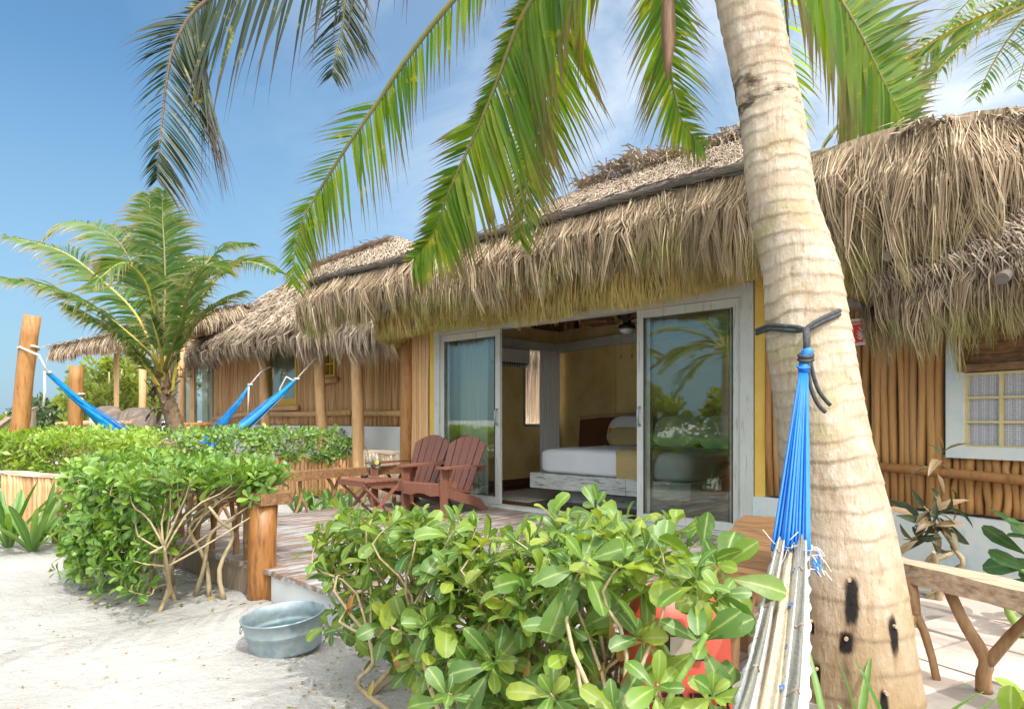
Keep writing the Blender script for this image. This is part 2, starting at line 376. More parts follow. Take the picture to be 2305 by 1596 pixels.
# glass
def glassmat(name, tint, fr=1.5, refl=1.0):
    m = bpy.data.materials.new(name); m.use_nodes = True; nt = NT(m)
    for n in list(nt.n):
        if n.type != 'OUTPUT_MATERIAL': nt.n.remove(n)
    tr = nt.new('ShaderNodeBsdfTransparent'); tr.inputs[0].default_value = (*tint, 1)
    gl = nt.new('ShaderNodeBsdfGlossy'); gl.inputs['Roughness'].default_value = .015; gl.inputs[0].default_value = (.9, .95, .92, 1)
    f = nt.new('ShaderNodeLayerWeight'); f.inputs[0].default_value = .5
    pw = nt.new('ShaderNodeMath', operation='POWER'); nt.link(f.outputs['Facing'], pw.inputs[0]); pw.inputs[1].default_value = 4.0
    k = nt.new('ShaderNodeMath', operation='MULTIPLY_ADD', use_clamp=True); nt.link(pw.outputs[0], k.inputs[0]); k.inputs[1].default_value = .8; k.inputs[2].default_value = .04 * refl
    mx = nt.new('ShaderNodeMixShader'); nt.link(k.outputs[0], mx.inputs[0]); nt.link(tr.outputs[0], mx.inputs[1]); nt.link(gl.outputs[0], mx.inputs[2])
    nt.link(mx.outputs[0], nt.n['Material Output'].inputs[0]); return m
M['glass'] = glassmat('door_glass', (.86, .89, .86), 1.55, 2.2)
M['glass_clear'] = glassmat('clear_glass', (.93, .95, .94), 1.5, 1.2)
M['water'] = glassmat('tub_water', (.55, .68, .68), 1.33, 1.3)
m, nt, b, co = base('textured_window_glass', .35, .5)
br = nt.new('ShaderNodeTexVoronoi'); br.inputs['Scale'].default_value = 62; br.inputs['Randomness'].default_value = .12; nt.link(co, br.inputs['Vector'])
nt.link(ramp(nt, br.outputs['Distance'], [(.2, (.60, .60, .64)), (.62, (.36, .36, .37))]), b.inputs['Base Color']); bump(nt, b, br.outputs['Distance'], .01, .8)
M['rippled'] = m
# banded hammock cloth, u across the bundle stored in t
m, nt, b, co = base('striped_hammock_weave', .9, .15)
st = [(0, (.56, .56, .58)), (.07, (.20, .195, .165)), (.21, (.58, .58, .59)), (.29, (.30, .25, .17)), (.36, (.52, .47, .36)), (.53, (.45, .39, .28)), (.575, (.50, .44, .33)), (.585, (.58, .56, .53)), (.63, (.185, .185, .16)), (.80, (.58, .58, .59))]
c = ramp(nt, attr(nt), st, 'CONSTANT')
f = nz(nt, co, 120, 3, .6, (1, 1, .35))
c = mixc(nt, c, (.12, .11, .10), ramp(nt, f, [(.30, (.65, .65, .65)), (.45, (0, 0, 0))]))
nt.link(c, b.inputs['Base Color']); bump(nt, b, f, .006, .9); M['weave'] = m
# ------------------------------------------------------------------ camera, sky, sun
sc = bpy.context.scene
cam = bpy.data.cameras.new('camera'); co_ = bpy.data.objects.new('camera', cam); C.objects.link(co_)
co_.location = (0, CAMY, CAMZ); co_.rotation_euler = (PI / 2, 0, math.radians(43.65))
cam.sensor_width = 36; cam.lens = 1537 / 2305 * 36; cam.shift_y = 147 / 2305; cam.clip_end = 3000; cam.clip_start = .05
sc.camera = co_
EL = math.radians(56)
sd = camdir(.50, -.85).normalized()
SUN = V((sd.x * math.cos(EL), sd.y * math.cos(EL), math.sin(EL)))
w = bpy.data.worlds.new('World'); sc.world = w; w.use_nodes = True
nt = NT(w); bg = nt.n['Background']; bg.inputs[1].default_value = .15
sky = nt.new('ShaderNodeTexSky', sky_type='NISHITA'); sky.sun_disc = False
sky.sun_elevation = EL; sky.sun_rotation = math.atan2(sd.x, sd.y); sky.air_density = 1.0; sky.dust_density = .8; sky.ozone_density = 2.0; sky.altitude = 0
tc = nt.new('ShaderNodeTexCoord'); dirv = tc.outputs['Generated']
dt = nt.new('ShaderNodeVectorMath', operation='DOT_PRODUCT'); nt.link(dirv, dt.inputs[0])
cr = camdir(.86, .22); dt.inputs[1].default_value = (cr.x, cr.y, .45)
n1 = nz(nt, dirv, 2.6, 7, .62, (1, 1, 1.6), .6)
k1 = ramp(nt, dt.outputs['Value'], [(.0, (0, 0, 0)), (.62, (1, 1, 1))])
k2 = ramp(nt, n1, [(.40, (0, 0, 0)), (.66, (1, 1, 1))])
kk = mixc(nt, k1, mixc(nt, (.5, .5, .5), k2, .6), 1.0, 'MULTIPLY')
SKYT = (.43, .70, .80)
skc = mixc(nt, sky.outputs[0], SKYT, 1.0, 'MULTIPLY')
gm = nt.new('ShaderNodeGamma'); gm.inputs[1].default_value = .85; nt.link(skc, gm.inputs[0]); skc = gm.outputs[0]
sz_ = nt.new('ShaderNodeSeparateXYZ'); nt.link(dirv, sz_.inputs[0])
skc = mixc(nt, skc, (1.45, 2.1, 2.75), ramp(nt, sz_.outputs[2], [(.0, (.85, .85, .85)), (.42, (0, 0, 0))]))
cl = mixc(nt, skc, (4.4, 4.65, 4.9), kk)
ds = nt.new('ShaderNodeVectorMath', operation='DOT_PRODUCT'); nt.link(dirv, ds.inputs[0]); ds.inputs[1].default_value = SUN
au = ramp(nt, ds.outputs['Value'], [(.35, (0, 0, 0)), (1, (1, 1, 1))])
cl = mixc(nt, cl, (20, 19.4, 18.4), au)  # broad bright haze round the sun, added to light the shaded hut front
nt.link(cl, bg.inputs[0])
sl = bpy.data.lights.new('sun', 'SUN'); sl.energy = 2.05; sl.angle = math.radians(.55); sl.color = (1, .965, .91)
so = bpy.data.objects.new('sun', sl); C.objects.link(so); so.rotation_euler = SUN.to_track_quat('Z', 'Y').to_euler(); so.location = (0, 0, 20)
sc.view_settings.view_transform = 'Standard'; sc.view_settings.look = 'None'; sc.view_settings.exposure = .88; sc.view_settings.gamma = 1
sc.render.engine = 'CYCLES'
sc.cycles.use_denoising = True
sc.cycles.max_bounces = 12; sc.cycles.diffuse_bounces = 8; sc.cycles.transparent_max_bounces = 12; sc.cycles.transmission_bounces = 6; sc.cycles.glossy_bounces = 4
sc.cycles.sample_clamp_indirect = 6; sc.cycles.caustics_reflective = False; sc.cycles.caustics_refractive = False

# ------------------------------------------------------------------ ground
def axis(lo, hi, c0, c1, fine):
    a = [c0 + i * fine for i in range(int((c1 - c0) / fine) + 1)]
    st = fine; x = a[-1]
    while x < hi: st *= 1.35; x += st; a.append(x)
    st = fine; x = a[0]; pre = []
    while x > lo: st *= 1.35; x -= st; pre.append(x)
    return pre[::-1] + a
FOOT = []
for tr_ in range(5):
    fx, fy = U(-5.2, -1.8), U(-6.6, -4.9); fa = U(-.5, .5) + PI
    for k_ in range(12):
        FOOT.append((fx + .28 * k_ * math.cos(fa) + (.08 if k_ % 2 else -.08) * -math.sin(fa), fy + .28 * k_ * math.sin(fa) + (.08 if k_ % 2 else -.08) * math.cos(fa), fa + U(-.2, .2), U(.010, .024)))
def ground_z(x, y):
    p = V((x, y, 0))
    z = .03 * mnoise.noise(p * .8) + .014 * mnoise.noise(p * 2.7) + .007 * mnoise.noise(p * 7)
    if -8.2 < x < -1 and -3.8 < y < 4: z = min(z, .0) - .02
    for (fx, fy, fa, fd) in FOOT:
        if abs(x - fx) < .3 and abs(y - fy) < .3:
            u = ((x - fx) * math.cos(fa) + (y - fy) * math.sin(fa)) / .13; v_ = (-(x - fx) * math.sin(fa) + (y - fy) * math.cos(fa)) / .06
            q = u * u + v_ * v_; z += fd * (-math.exp(-q) + .55 * math.exp(-(math.sqrt(q) - 1.5) ** 2 * 4))
    d = -3.85 - y
    if -6.6 < x < -4.2 and 0 < d < .8: z += .07 * (1 - d / .8)
    return z
xs = axis(-900, 900, -9.5, 2.5, .042); ys = axis(-900, 900, -7.6, -3.2, .042)
g = MB(); nx = len(xs)
for y in ys:
    for x in xs: g.v.append(V((x, y, ground_z(x, y)))); g.t.append(0)
for j in range(len(ys) - 1):
    for i in range(nx - 1):
        k = j * nx + i; g.f.append((k, k + 1, k + nx + 1, k + nx))
tag(obj('sand', g, M['sand'], smooth=True), kind='structure')
# paving to the right of the deck
patio = MB(); pg = MB()
A = W(1620, 1560, 2.85); B = W(2900, 1560, 2.2)
poly = [V((-1.49, -3.45, 0)), V((A.x, A.y, 0)), V((B.x, B.y, 0)), V((3.2, -1.2, 0)), V((-1.49, .3, 0))]
pg.poly(poly, .05, .288)
def inpoly(x, y):
    ok = False; n = len(poly)
    for i in range(n):
        a, c = poly[i], poly[i - 1]
        if (a.y > y) != (c.y > y) and x < (c.x - a.x) * (y - a.y) / (c.y - a.y) + a.x: ok = not ok
    return ok
rz0 = math.atan2(-.297, .955)
for i in range(-6, 10):
    for j in range(-6, 9):
        sx, sy = .62, .48
        cx = -1.4 + (i + (.5 if j % 2 else 0)) * sx * math.cos(rz0) - j * sy * math.sin(rz0)
        cy = -1.2 + (i + (.5 if j % 2 else 0)) * sx * math.sin(rz0) + j * sy * math.cos(rz0)
        if not inpoly(cx, cy): continue
        a = []
        for (u, v_) in ((-.5, -.5), (.5, -.5), (.5, .5), (-.5, .5)):
            u = u * (sx - .02) + U(-.02, .02); v_ = v_ * (sy - .02) + U(-.02, .02)
            a.append((cx + u * math.cos(rz0) - v_ * math.sin(rz0), cy + u * math.sin(rz0) + v_ * math.cos(rz0)))
        if all(inpoly(*q) for q in a): patio.poly(a, .25, .298 + U(-.002, .003))
pv = tag(obj('paving', patio, M['paving']), kind='structure')
tag(obj('paving_bed', pg, M['grout']), kind='structure')

# ------------------------------------------------------------------ thatch tools
def poly_at(pts, t):
    n = len(pts) - 1
    L = [(pts[i + 1] - pts[i]).length for i in range(n)]; s = t * sum(L)
    for i in range(n):
        if s <= L[i] or i == n - 1:
            return pts[i].lerp(pts[i + 1], min(1, s / L[i])), (pts[i + 1] - pts[i]).normalized()
        s -= L[i]
def fringe(mb, pts, n, L, out=None, w=.008, depth=.12, bow=.14, lean=.0, zj=.05, lv=.3):
    """strands hanging from a line"""
    for _ in range(n):
        p, d = poly_at(pts, R())
        o = out if out else V((d.y, -d.x, 0))
        cl = mnoise.noise(V((p.x * 3.1, p.y * 3.1, 4.2)))
        cl2 = mnoise.noise(V((p.x * 9, p.y * 9, 1.2)))
        l = L(p) if callable(L) else L
        l *= max(.3, 1 + lv * .8 * cl + lv * .5 * cl2 + G(lv * .3))
        k = U(-depth, depth * .35)
        p = p + o * k + V((0, 0, U(-zj, zj)))
        b = (bow + .05 * cl2) * U(.5, 1.3)
        sx = d * (lean + .10 * cl2 + G(.07))
        q = [p]
        for s in (.3, .65, 1.0):
            q.append(p + o * (b * l * math.sin(min(s, .6) * 2.0)) + sx * l * s + V((0, 0, -l * s)) + V((G(.006), G(.006), 0)) * s)
        side = (d + o * G(.8)).normalized()
        mb.ribbon(q, [w * .6, w, w * .8, w * .15], side)
def locks(mb, pts, n, L, k=14, w=.005, depth=.14, bow=.14, zt=.2, lv=.3, sw=.12, spread=.05, out=None, curl=.0):
    """hanging locks of straw, each a bunch of strands drawn together towards its tip"""
    for _ in range(n):
        p, d = poly_at(pts, R()); o = out if out else V((d.y, -d.x, 0))
        l = (L(p) if callable(L) else L) * max(.35, 1 + lv * .7 * mnoise.noise(V((p.x * 2.3, p.y * 2.3, 7))) + G(lv * .45))
        h = -U(0, zt); kk = U(-depth, depth * .3)
        b0 = p + o * kk + V((0, 0, h)); lat = G(sw) + sw * mnoise.noise(V((p.x * 1.3, p.y, 2)))
        l *= max(.45, 1 + h / max(l, .2) * .6); bw = bow * U(.5, 1.4)
        tip = b0 + d * lat * l + o * bw * l * .55 + V((0, 0, -l)); cu = d * G(.05 + curl) * l + o * G(.03) * l
        nr = 1.6 if p.x > -3.4 and p.y < .5 else 1.0
        for _ in range(int(k * nr)):
            a = b0 + d * G(spread) + o * G(.02) + V((0, 0, G(.02))); e_ = tip + d * G(spread * .45) + o * G(.02) + V((0, 0, U(-.12, .10) * l))
            m1 = a.lerp(e_, .33) + o * bw * l * .75 + cu * .6; m2 = a.lerp(e_, .68) + o * bw * l * .45 + cu + V((G(.004), G(.004), 0))
            side = (d + o * G(.7)).normalized(); ww = w * U(.7, 1.3) / nr ** .9
            mb.ribbon([a, m1, m2, e_ + d * G(.012)], [ww * .7, ww, ww * .8, ww * .15], side)
def hull(mb, pts, L, out=None, th=.16, top=.06, bulge=.1, nseg=40, bot=.86):
    prof = [(-th, top * .3), (0, top), (bulge, -.15), (bulge * 1.15, -.5), (bulge * .75, -bot), (bulge * .3 - .03, -bot - .02), (-th, -bot * .9)]
    rows = []
    for i in range(nseg + 1):
        p, d = poly_at(pts, i / nseg); o = out if out else V((d.y, -d.x, 0))
        l = L(p) if callable(L) else L
        r = []
        for (a, z) in prof:
            q = p + o * a + V((0, 0, z * l if z < 0 else z))
            r.append(q + o * .035 * mnoise.noise(q * 4) + V((0, 0, .04 * mnoise.noise(q * 3))))
        rows.append(r)
    m = len(prof); vs = [q for r in rows for q in r]; fs = []
    for i in range(nseg):
        for j in range(m): fs.append((i * m + j, i * m + (j + 1) % m, (i + 1) * m + (j + 1) % m, (i + 1) * m + j))
    fs.append(tuple(range(m))); fs.append(tuple(range(nseg * m + m - 1, nseg * m - 1, -1)))
    mb.add(vs, fs)
def patch_pt(P, u, v):
    return P[0].lerp(P[1], u).lerp(P[3].lerp(P[2], u), v)
def patch_base(mb, P, nu, nv, amp=.05, thick=.16):
    nrm = (P[1] - P[0]).cross(P[3] - P[0]).normalized()
    if nrm.z < 0: nrm = -nrm
    top = []; bot = []
    for j in range(nv + 1):
        for i in range(nu + 1):
            p = patch_pt(P, i / nu, j / nv)
            top.append(p + nrm * amp * (mnoise.noise(p * 1.6) + .5 * mnoise.noise(p * 5))); bot.append(p - nrm * thick)
    k = nu + 1; fs = []; N = len(top)
    for j in range(nv):
        for i in range(nu):
            a = j * k + i
            fs.append((a, a + 1, a + k + 1, a + k)); fs.append((N + a, N + a + k, N + a + k + 1, N + a + 1))
    for i in range(nu):
        fs.append((i, N + i, N + i + 1, i + 1)); a = nv * k + i; fs.append((a, a + 1, N + a + 1, N + a))
    for j in range(nv):
        a = j * k; fs.append((a, a + k, N + a + k, N + a)); a += nu; fs.append((a, N + a, N + a + k, a + k))
    mb.add(top + bot, fs)
def patch_strands(mb, P, n, L, w=.008, lift=.05, jit=.5, messy=.0):
    """strands lying down the slope of a quad (P[0],P[1] low edge; P[3],P[2] high edge)"""
    nrm = (P[1] - P[0]).cross(P[3] - P[0]).normalized()
    if nrm.z < 0: nrm = -nrm
    for _ in range(n):
        u, v = R(), R()
        p = patch_pt(P, u, v)
        dn = (P[0].lerp(P[1], u) - P[3].lerp(P[2], u)).normalized()
        ac = (P[1] - P[0]).normalized()
        a = G(jit * .5)
        if R() < messy: a = U(-1.6, 1.6)
        d = (dn * math.cos(a) + ac * math.sin(a)).normalized()
        l = L * U(.5, 1.2); q = p + nrm * U(.0, lift)
        pts = [q, q + d * l * .5 + nrm * lift * U(.3, 1.0), q + d * l + nrm * lift * U(-.6, .5)]
        side = d.cross(nrm + ac * G(.5)).normalized()
        mb.ribbon(pts, [w * .6, w, w * .2], side)
def sticks(mb, p0, p1, z0, z1, r, wob=.012, n=6, zj=.0, gap=1.9):
    """upright sticks side by side from p0 to p1"""
    p0, p1 = V((p0[0], p0[1], 0)), V((p1[0], p1[1], 0)); L = (p1 - p0).length; d = (p1 - p0) / L
    o = V((d.y, -d.x, 0)); s = r
    while s < L:
        q = p0 + d * s; rr = r * U(.75, 1.15)
        pts = []; ph = U(0, 9)
        bz = z0(s / L) if callable(z0) else z0
        for i in range(6):
            z = bz + (z1 - bz) * i / 5 + (U(-zj, zj) if i in (0, 5) else 0)
            a = wob * math.sin(ph + i * 1.3) + G(wob * .3)
            pts.append(q + d * a + o * U(-.004, .008) + V((0, 0, z)))
        mb.tube(pts, [rr * U(.9, 1.08) for _ in range(6)], n)
        s += rr * gap

# ------------------------------------------------------------------ main hut
hut = thing('thatched_hut', 'large thatched hut with open glass sliding doors and whitewashed door frame', 'hut', (-5, .0, DECK))
F = DECK
# floor
b = MB()
x = -8.0
while x < -2.3:
    b.b2((x, .07, F - .06), (min(x + .14, -2.25), 3.3, F + .004)); x += .144
obj('floor', b, M['dark_floor'], hut)
b = MB(); b.b2((-7.6, -.10, F - .1), (-2.62, .066, F + .03)); obj('door_sill', b, M['frame_h'], hut)
# inner walls
b = MB()
b.b2((-8.02, .12, F), (-7.88, 2.26, 3.0)); b.b2((-8.02, 2.26, F), (-7.88, 3.3, 1.33)); b.b2((-8.02, 2.26, 2.62), (-7.88, 3.3, 3.0))
b.beam((-7.9, 3.28, 1.65), (-6.30, 2.80, 1.65), .14, 2.7); b.b2((-6.30, 2.73, F), (-2.2, 2.87, 3.0))
b.b2((-2.34, .12, F), (-2.2, 2.73, 3.0))
obj('inner_wall', b, M['ochre'], hut)
b = MB(); b.b2((-7.88, .1, F), (-7.862, 2.9, F + .13)); b.beam((-7.8, 3.165, F + .065), (-6.30, 2.715, F + .065), .02, .13); b.b2((-6.30, 2.71, F), (-2.34, 2.729, F + .13))
obj('skirting', b, M['headboard'], hut)
b = MB(); b.b2((-7.879, .13, 2.61), (-7.80, 3.12, 2.76)); obj('ring_beam', b, M['frame'], hut)
b = MB(); b.beam((-7.80, 3.13, 2.685), (-6.3, 2.68, 2.685), .075, .15); b.b2((-6.30, 2.645, 2.61), (-2.34, 2.729, 2.76)); obj('ring_beam', b, M['frame_h'], hut)
f = MB(); f.b2((-7.95, 2.255, 1.32), (-7.865, 2.30, 2.63)); f.b2((-7.95, 2.30, 1.30), (-7.865, 3.2, 1.35)); wi = obj('window_frame', f, M['galv'], hut)
# wall above the doors, bamboo at both ends
b = MB(); b.b2((-8.0, .0, 2.74), (-2.2, .13, 3.32)); obj('upper_wall', b, M['ochre'], hut)
b = MB(); b.b2((-7.60, -.02, F + .0), (-7.475, .12, 2.74)); obj('yellow_strip', b, M['yellow'], hut)
b = MB(); b.b2((-2.79, -.035, F + .40), (-2.69, .12, 2.74)); obj('yellow_strip', b, M['yellow'], hut)
b = MB(); sticks(b, (-8.0, -.02), (-7.6, -.02), F + .28, 2.9, .032, .008, gap=1.75); obj('stick_wall', b, M['stick_orange'], hut, True)
b = MB(); b.b2((-8.0, -.0, F), (-7.6, .12, 2.9)); obj('wall_core', b, M['grout'], hut)
b = MB(); b.b2((-8.0, -.06, .0), (-7.6, -.004, F + .30)); obj('plinth', b, M['plinth'], hut)
b = MB(); b.tube([(-8.08, -.05, 0), (-8.10, -.05, 1), (-8.06, -.06, 2), (-8.07, -.05, 3.0)], [.10, .095, .10, .095], 14, wob=.02); obj('corner_post', b, M['log'], hut, True)
# right wing wall
e = V((.955, -.297, 0)); nn = V((-.297, -.955, 0)); P0 = V((-2.2, 0, 0))
def Pw(s, o=0, z=0): return P0 + e * s + nn * o + V((0, 0, z))
b = MB(); sticks(b, (-2.69, -.03), (-2.2, -.03), F + .42, 3.0, .042, .012, gap=1.8)
WX0, WX1 = 1.18, 2.2      # window bay along the wall
sticks(b, Pw(.0, .02)[:2], Pw(WX0 - .13, .02)[:2], F + .44, 3.0, .034, .012, gap=1.85)
sticks(b, Pw(WX0 - .13, .02)[:2], Pw(4.2, .02)[:2], F + .44, 1.16, .034, .008, gap=1.85)
sticks(b, Pw(WX1 + .1, .02)[:2], Pw(4.2, .02)[:2], 1.16, 2.6, .034, .010, gap=1.85)
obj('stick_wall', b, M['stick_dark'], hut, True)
b = MB(); b.beam(Pw(0, -.10, 1.5), Pw(4.3, -.10, 1.5), .14, 2.8); b.b2((-2.69, .0, F), (-2.2, .12, 2.9)); obj('wall_core', b, M['grout'], hut)
b = MB(); b.beam(Pw(-.02, .04, .385), Pw(4.3, .04, .385), .16, .67, n=8, rag=.003); b.b2((-2.80, -.06, 0), (-2.2, -.004, F + .40)); obj('plinth', b, M['plinth'], hut)
b = MB(); b.tube([Pw(-.1, .10, 1.05), Pw(.9, .10, 1.04), Pw(2, .10, 1.00), Pw(4.2, .10, 1.0)], [.034, .036, .034, .034], 8); obj('log_rail', b, M['log'], hut, True)
# window of the right wing
wf = MB()
wf.beam(Pw(WX0 - .07, .035, 1.62), Pw(WX0 + .05, .035, 1.62), .10, .92); wf.beam(Pw(WX0 - .07, .033, 1.185), Pw(WX1 + .12, .033, 1.185), .105, .085)
wn = obj('window', wf, M['plinth'], hut)
wf = MB(); zs = [1.232, 1.405, 1.578, 1.75]; cs = [WX0 + .055, WX0 + .285, WX0 + .515, WX0 + .745, WX0 + .975]
for z in zs: wf.beam(Pw(cs[0], .045, z), Pw(cs[-1], .045, z), .03, .016)
for c_ in cs: wf.beam(Pw(c_ - .009, .048, 1.49), Pw(c_ + .009, .048, 1.49), .03, .535)
obj('glazing_bar', wf, M['cream_paint'], wn)
wf = MB(); wf.beam(Pw(cs[0], .03, 1.49), Pw(cs[-1], .03, 1.49), .012, .52); obj('pane', wf, M['rippled'], wn)
wf = MB(); wf.beam(Pw(WX0 + .03, .05, 1.79), Pw(WX1, .05, 1.79), .09, .05); wf.beam(Pw(WX0 + .02, .06, 1.96), Pw(WX0 + .06, .06, 1.96), .1, .38)
for i in range(4): wf.beam(Pw(WX0 + .06, .03, 1.84 + .085 * i), Pw(WX1, .03, 1.84 + .085 * i), .03, .082)
obj('shutter', wf, M['beam_brown'], wn)
# log ends poking out of the thatch
for (px, py, d, L) in ((1945, 693, 5.2, .5), (1997, 577, 4.68, .6), (2255, 628, 4.1, .6)):
    b = MB(); p = W(px, py, d); q = p + ((p - V((0, CAMY, CAMZ))).normalized() + V((.15, 0, .12))).normalized() * L
    if px == 1945: q = W(2010, 722, 5.42); p = W(1912, 682, 5.15)
    b.tube([p, q], [.036, .042], 12); obj('beam_end', b, M['rope_grey'], hut)
# door frame and leaves
XL, XR, HT = -7.47, -2.80, 2.72
fr = MB(); fr.b2((XL, -.05, F + .03), (XL + .11, .10, HT)); obj('door_jamb', fr, M['frame'], hut); fr = MB(); fr.b2((XR - .13, -.05, F + .03), (XR, .10, HT)); df = obj('door_jamb', fr, M['frame'], hut)
fr = MB(); fr.b2((XL + .11, -.046, HT - .12), (XR - .13, .10, HT)); obj('door_head', fr, M['frame_h'], hut)
def leaf_(x0, x1, y, hx=None, side=0):
    st = .085; z0, z1 = F + .035, HT - .125
    p = MB(); p.b2((x0, y - .02, z0), (x0 + st, y + .02, z1)); p.b2((x1 - st, y - .02, z0), (x1, y + .02, z1))
    p.b2((x0 + st, y - .018, z0), (x1 - st, y + .018, z0 + .085)); p.b2((x0 + st, y - .018, z1 - st), (x1 - st, y + .018, z1))
    o = obj('sliding_door', p, M['frame'], hut)
    p = MB(); p.b2((x0 + st, y - .004, z0 + .085), (x1 - st, y + .004, z1 - st)); obj('pane', p, M['glass'], o)
    p = MB()
    for xx in (x0 + st, x1 - st - .012): p.b2((xx, y - .026, z0 + .085), (xx + .012, y - .0185, z1 - st))
    obj('gasket', p, M['black'], o)
    if hx is not None:
        p = MB(); p.tube([(hx, y - .02, 1.36), (hx, y - .065, 1.38), (hx, y - .07, 1.46), (hx, y - .065, 1.54), (hx, y - .02, 1.56)], .014, 8); obj('handle', p, M['galv'], o, True)
leaf_(-7.36, -6.19, .0, -6.23); leaf_(-7.31, -6.24, .055)
leaf_(-4.11, -2.93, .0, -4.07); leaf_(-4.06, -2.99, .055)

# roof: slopes, ceiling, rafters
RL, RRt = V((-6.0, 1.6, 4.72)), V((-3.5, 1.6, 4.78))
Pf = [V((-8.2, -.5, 3.3)), V((-2.1, -.5, 3.35)), RRt, RL]
Pb = [V((-2.1, 3.7, 3.0)), V((-8.2, 3.7, 3.0)), RL, RRt]
Pl = [V((-8.2, 3.7, 3.0)), V((-8.2, -.5, 3.3)), RL + V((0, .01, 0)), RL]
Pr = [V((-2.1, -.5, 3.35)), V((-2.1, 3.7, 3.0)), RRt + V((0, .01, 0)), RRt]
rb = MB(); patch_base(rb, Pf, 60, 14); patch_base(rb, Pb, 20, 8); patch_base(rb, Pl, 20, 12); patch_base(rb, Pr, 20, 12)
roof = obj('roof', rb, M['thatch_base'], hut, True)
st = MB()
vis = Pf
patch_strands(st, vis, 20000, .28, .0052, .05, 1.0, .4); patch_strands(st, Pl, 2500, .4, .008, .05, .5); patch_strands(st, Pr, 1500, .4, .008, .05, .5)
obj('roof_straw', st, M['thatch_pale'], roof)
# ragged ridge thatch
rg = MB()
for i in range(1500):
    x = U(-6.1, -3.4); lump = .10 + .13 * max(0, mnoise.noise(V((x * 1.1, 0, 3)))) + (.12 if -5.7 < x < -5.0 else 0)
    p = V((x, 1.6 + G(.08), 4.76 + .012 * (x + 6) + U(-.04, lump)))
    d = V((G(.6), -1 + G(.5), U(-.7, .5))).normalized()
    l = U(.1, .28); rg.ribbon([p, p + d * l * .5 + V((0, 0, .02)), p + d * l + V((0, 0, -.05))], [.006, .008, .002], d.orthogonal())
obj('ridge_straw', rg, M['thatch_pale'], roof)
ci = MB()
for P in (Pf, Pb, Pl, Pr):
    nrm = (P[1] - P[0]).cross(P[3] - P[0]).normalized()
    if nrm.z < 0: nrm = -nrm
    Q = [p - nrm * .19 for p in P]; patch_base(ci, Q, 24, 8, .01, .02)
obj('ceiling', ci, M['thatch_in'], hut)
ra = MB()
for i in range(9):
    x = -7.6 + i * .66; xt_ = min(max(x, -5.9), -3.6)
    ra.tube([V((x, .0, 3.3)), V((xt_, 1.55, 4.38))], .05, 8)
    ra.tube([V((x, 3.3, 2.85)), V((xt_, 1.65, 4.38))], .05, 8)
for y in (.6, 1.8, 2.7): ra.tube([V((-8.0, y, 2.98)), V((-5.9, 1.6, 4.38))], .05, 8)
for z, y in ((3.2, 2.95), (3.65, 2.4)): ra.tube([V((-7.8, y, z - .03)), V((-2.3, y, z))], .018, 6)
obj('rafter', ra, M['headboard'], hut, True)
# awning: sheet, pole along its edge, two hanging fringes
AW = [V((-9.55, -.9, 3.40)), V((-1.3, -.9, 3.42)), V((-1.3, -.15, 3.60)), V((-9.3, -.15, 3.52))]
aw = MB(); patch_base(aw, AW, 50, 3, .03, .07); patch_strands(aw, [AW[0] + V((0, .12, .03)), AW[1] + V((0, .12, .03)), AW[2], AW[3]], 5200, .22, .005, .03, 1.0, .4)
AW2 = [V((-1.3, -.9, 3.42)), V((-.6, -.5, 3.44)), V((-.6, .3, 3.70)), V((-1.3, -.15, 3.60))]
patch_base(aw, AW2, 6, 4, .03, .07); patch_strands(aw, AW2, 900, .3, .008, .06, .8, .4)
awn = obj('awning', aw, M['thatch_pale'], hut)
EDGE = [V((-9.62, -.45, 3.32)), V((-9.58, -.80, 3.36)), V((-9.35, -.94, 3.40))] + [V((-9.35 + 8.0 * i / 16, -.93 + .012 * math.sin(i * 1.7), 3.415 + .012 * math.sin(i * 1.1 + 1))) for i in range(1, 17)] + [V((-.98, -.86, 3.43)), V((-.72, -.66, 3.44)), V((-.60, -.35, 3.44)), V((-.58, .2, 3.5))]
pole = MB(); pole.tube([p + V((0, -.03, .07)) for p in EDGE[2:17]], .037, 9, wob=.14)
for i in range(700):
    p, d = poly_at(EDGE[1:17], R()); a = U(0, 6.28); o = V((0, math.cos(a), math.sin(a))) * .036
    q = p + V((0, -.03, .07)) + o; dd = (d + V((G(.15), G(.15), G(.12)))).normalized()
    pole.ribbon([q, q + dd * .1 + o * .2, q + dd * U(.15, .3) + V((0, 0, -.01))], [.004, .005, .001], V((0, -.3, 1)).normalized())
obj('eave_pole', pole, M['rope_grey'], hut, True)
def Lup(p): return .54 + .04 * math.sin(p.x * 2) + (.20 * min(1, max(0, (p.x + 2.6) / 1.0)) if p.x < -1.1 else .20 - .15 * min(1, max(0, p.x + 1.1) / .4))
up = MB(); hull(up, EDGE, Lup, th=.10, bulge=.04, nseg=70, bot=.62); uh = obj('upper_fringe', up, M['thatch_base'], hut, True)
up = MB(); locks(up, EDGE, 1500, Lup, 13, .0052, .14, .26, .16, .34, .22, .045); fringe(up, EDGE, 2500, Lup, w=.0045, depth=.12, bow=.2, lv=.5, zj=.05)
obj('straw', up, M['thatch_moss'], uh)
LOW = [V((-8.14, .3, 3.0)), V((-8.16, -.35, 3.02)), V((-8.0, -.54, 3.05))] + [V((-8.0 + 5.6 * i / 10, -.56, 3.05 + .07 * max(0, i - 8) / 2)) for i in range(1, 11)] + [Pw(-.05, .30, 3.05), Pw(.4, .30, 2.98), Pw(.8, .32, 2.86)]
def Llo(p):
    if p.x < -2.35: return .45 + .02 * math.sin(p.x * 3) + (.06 if -5.3 < p.x < -4.4 else 0)
    return .48
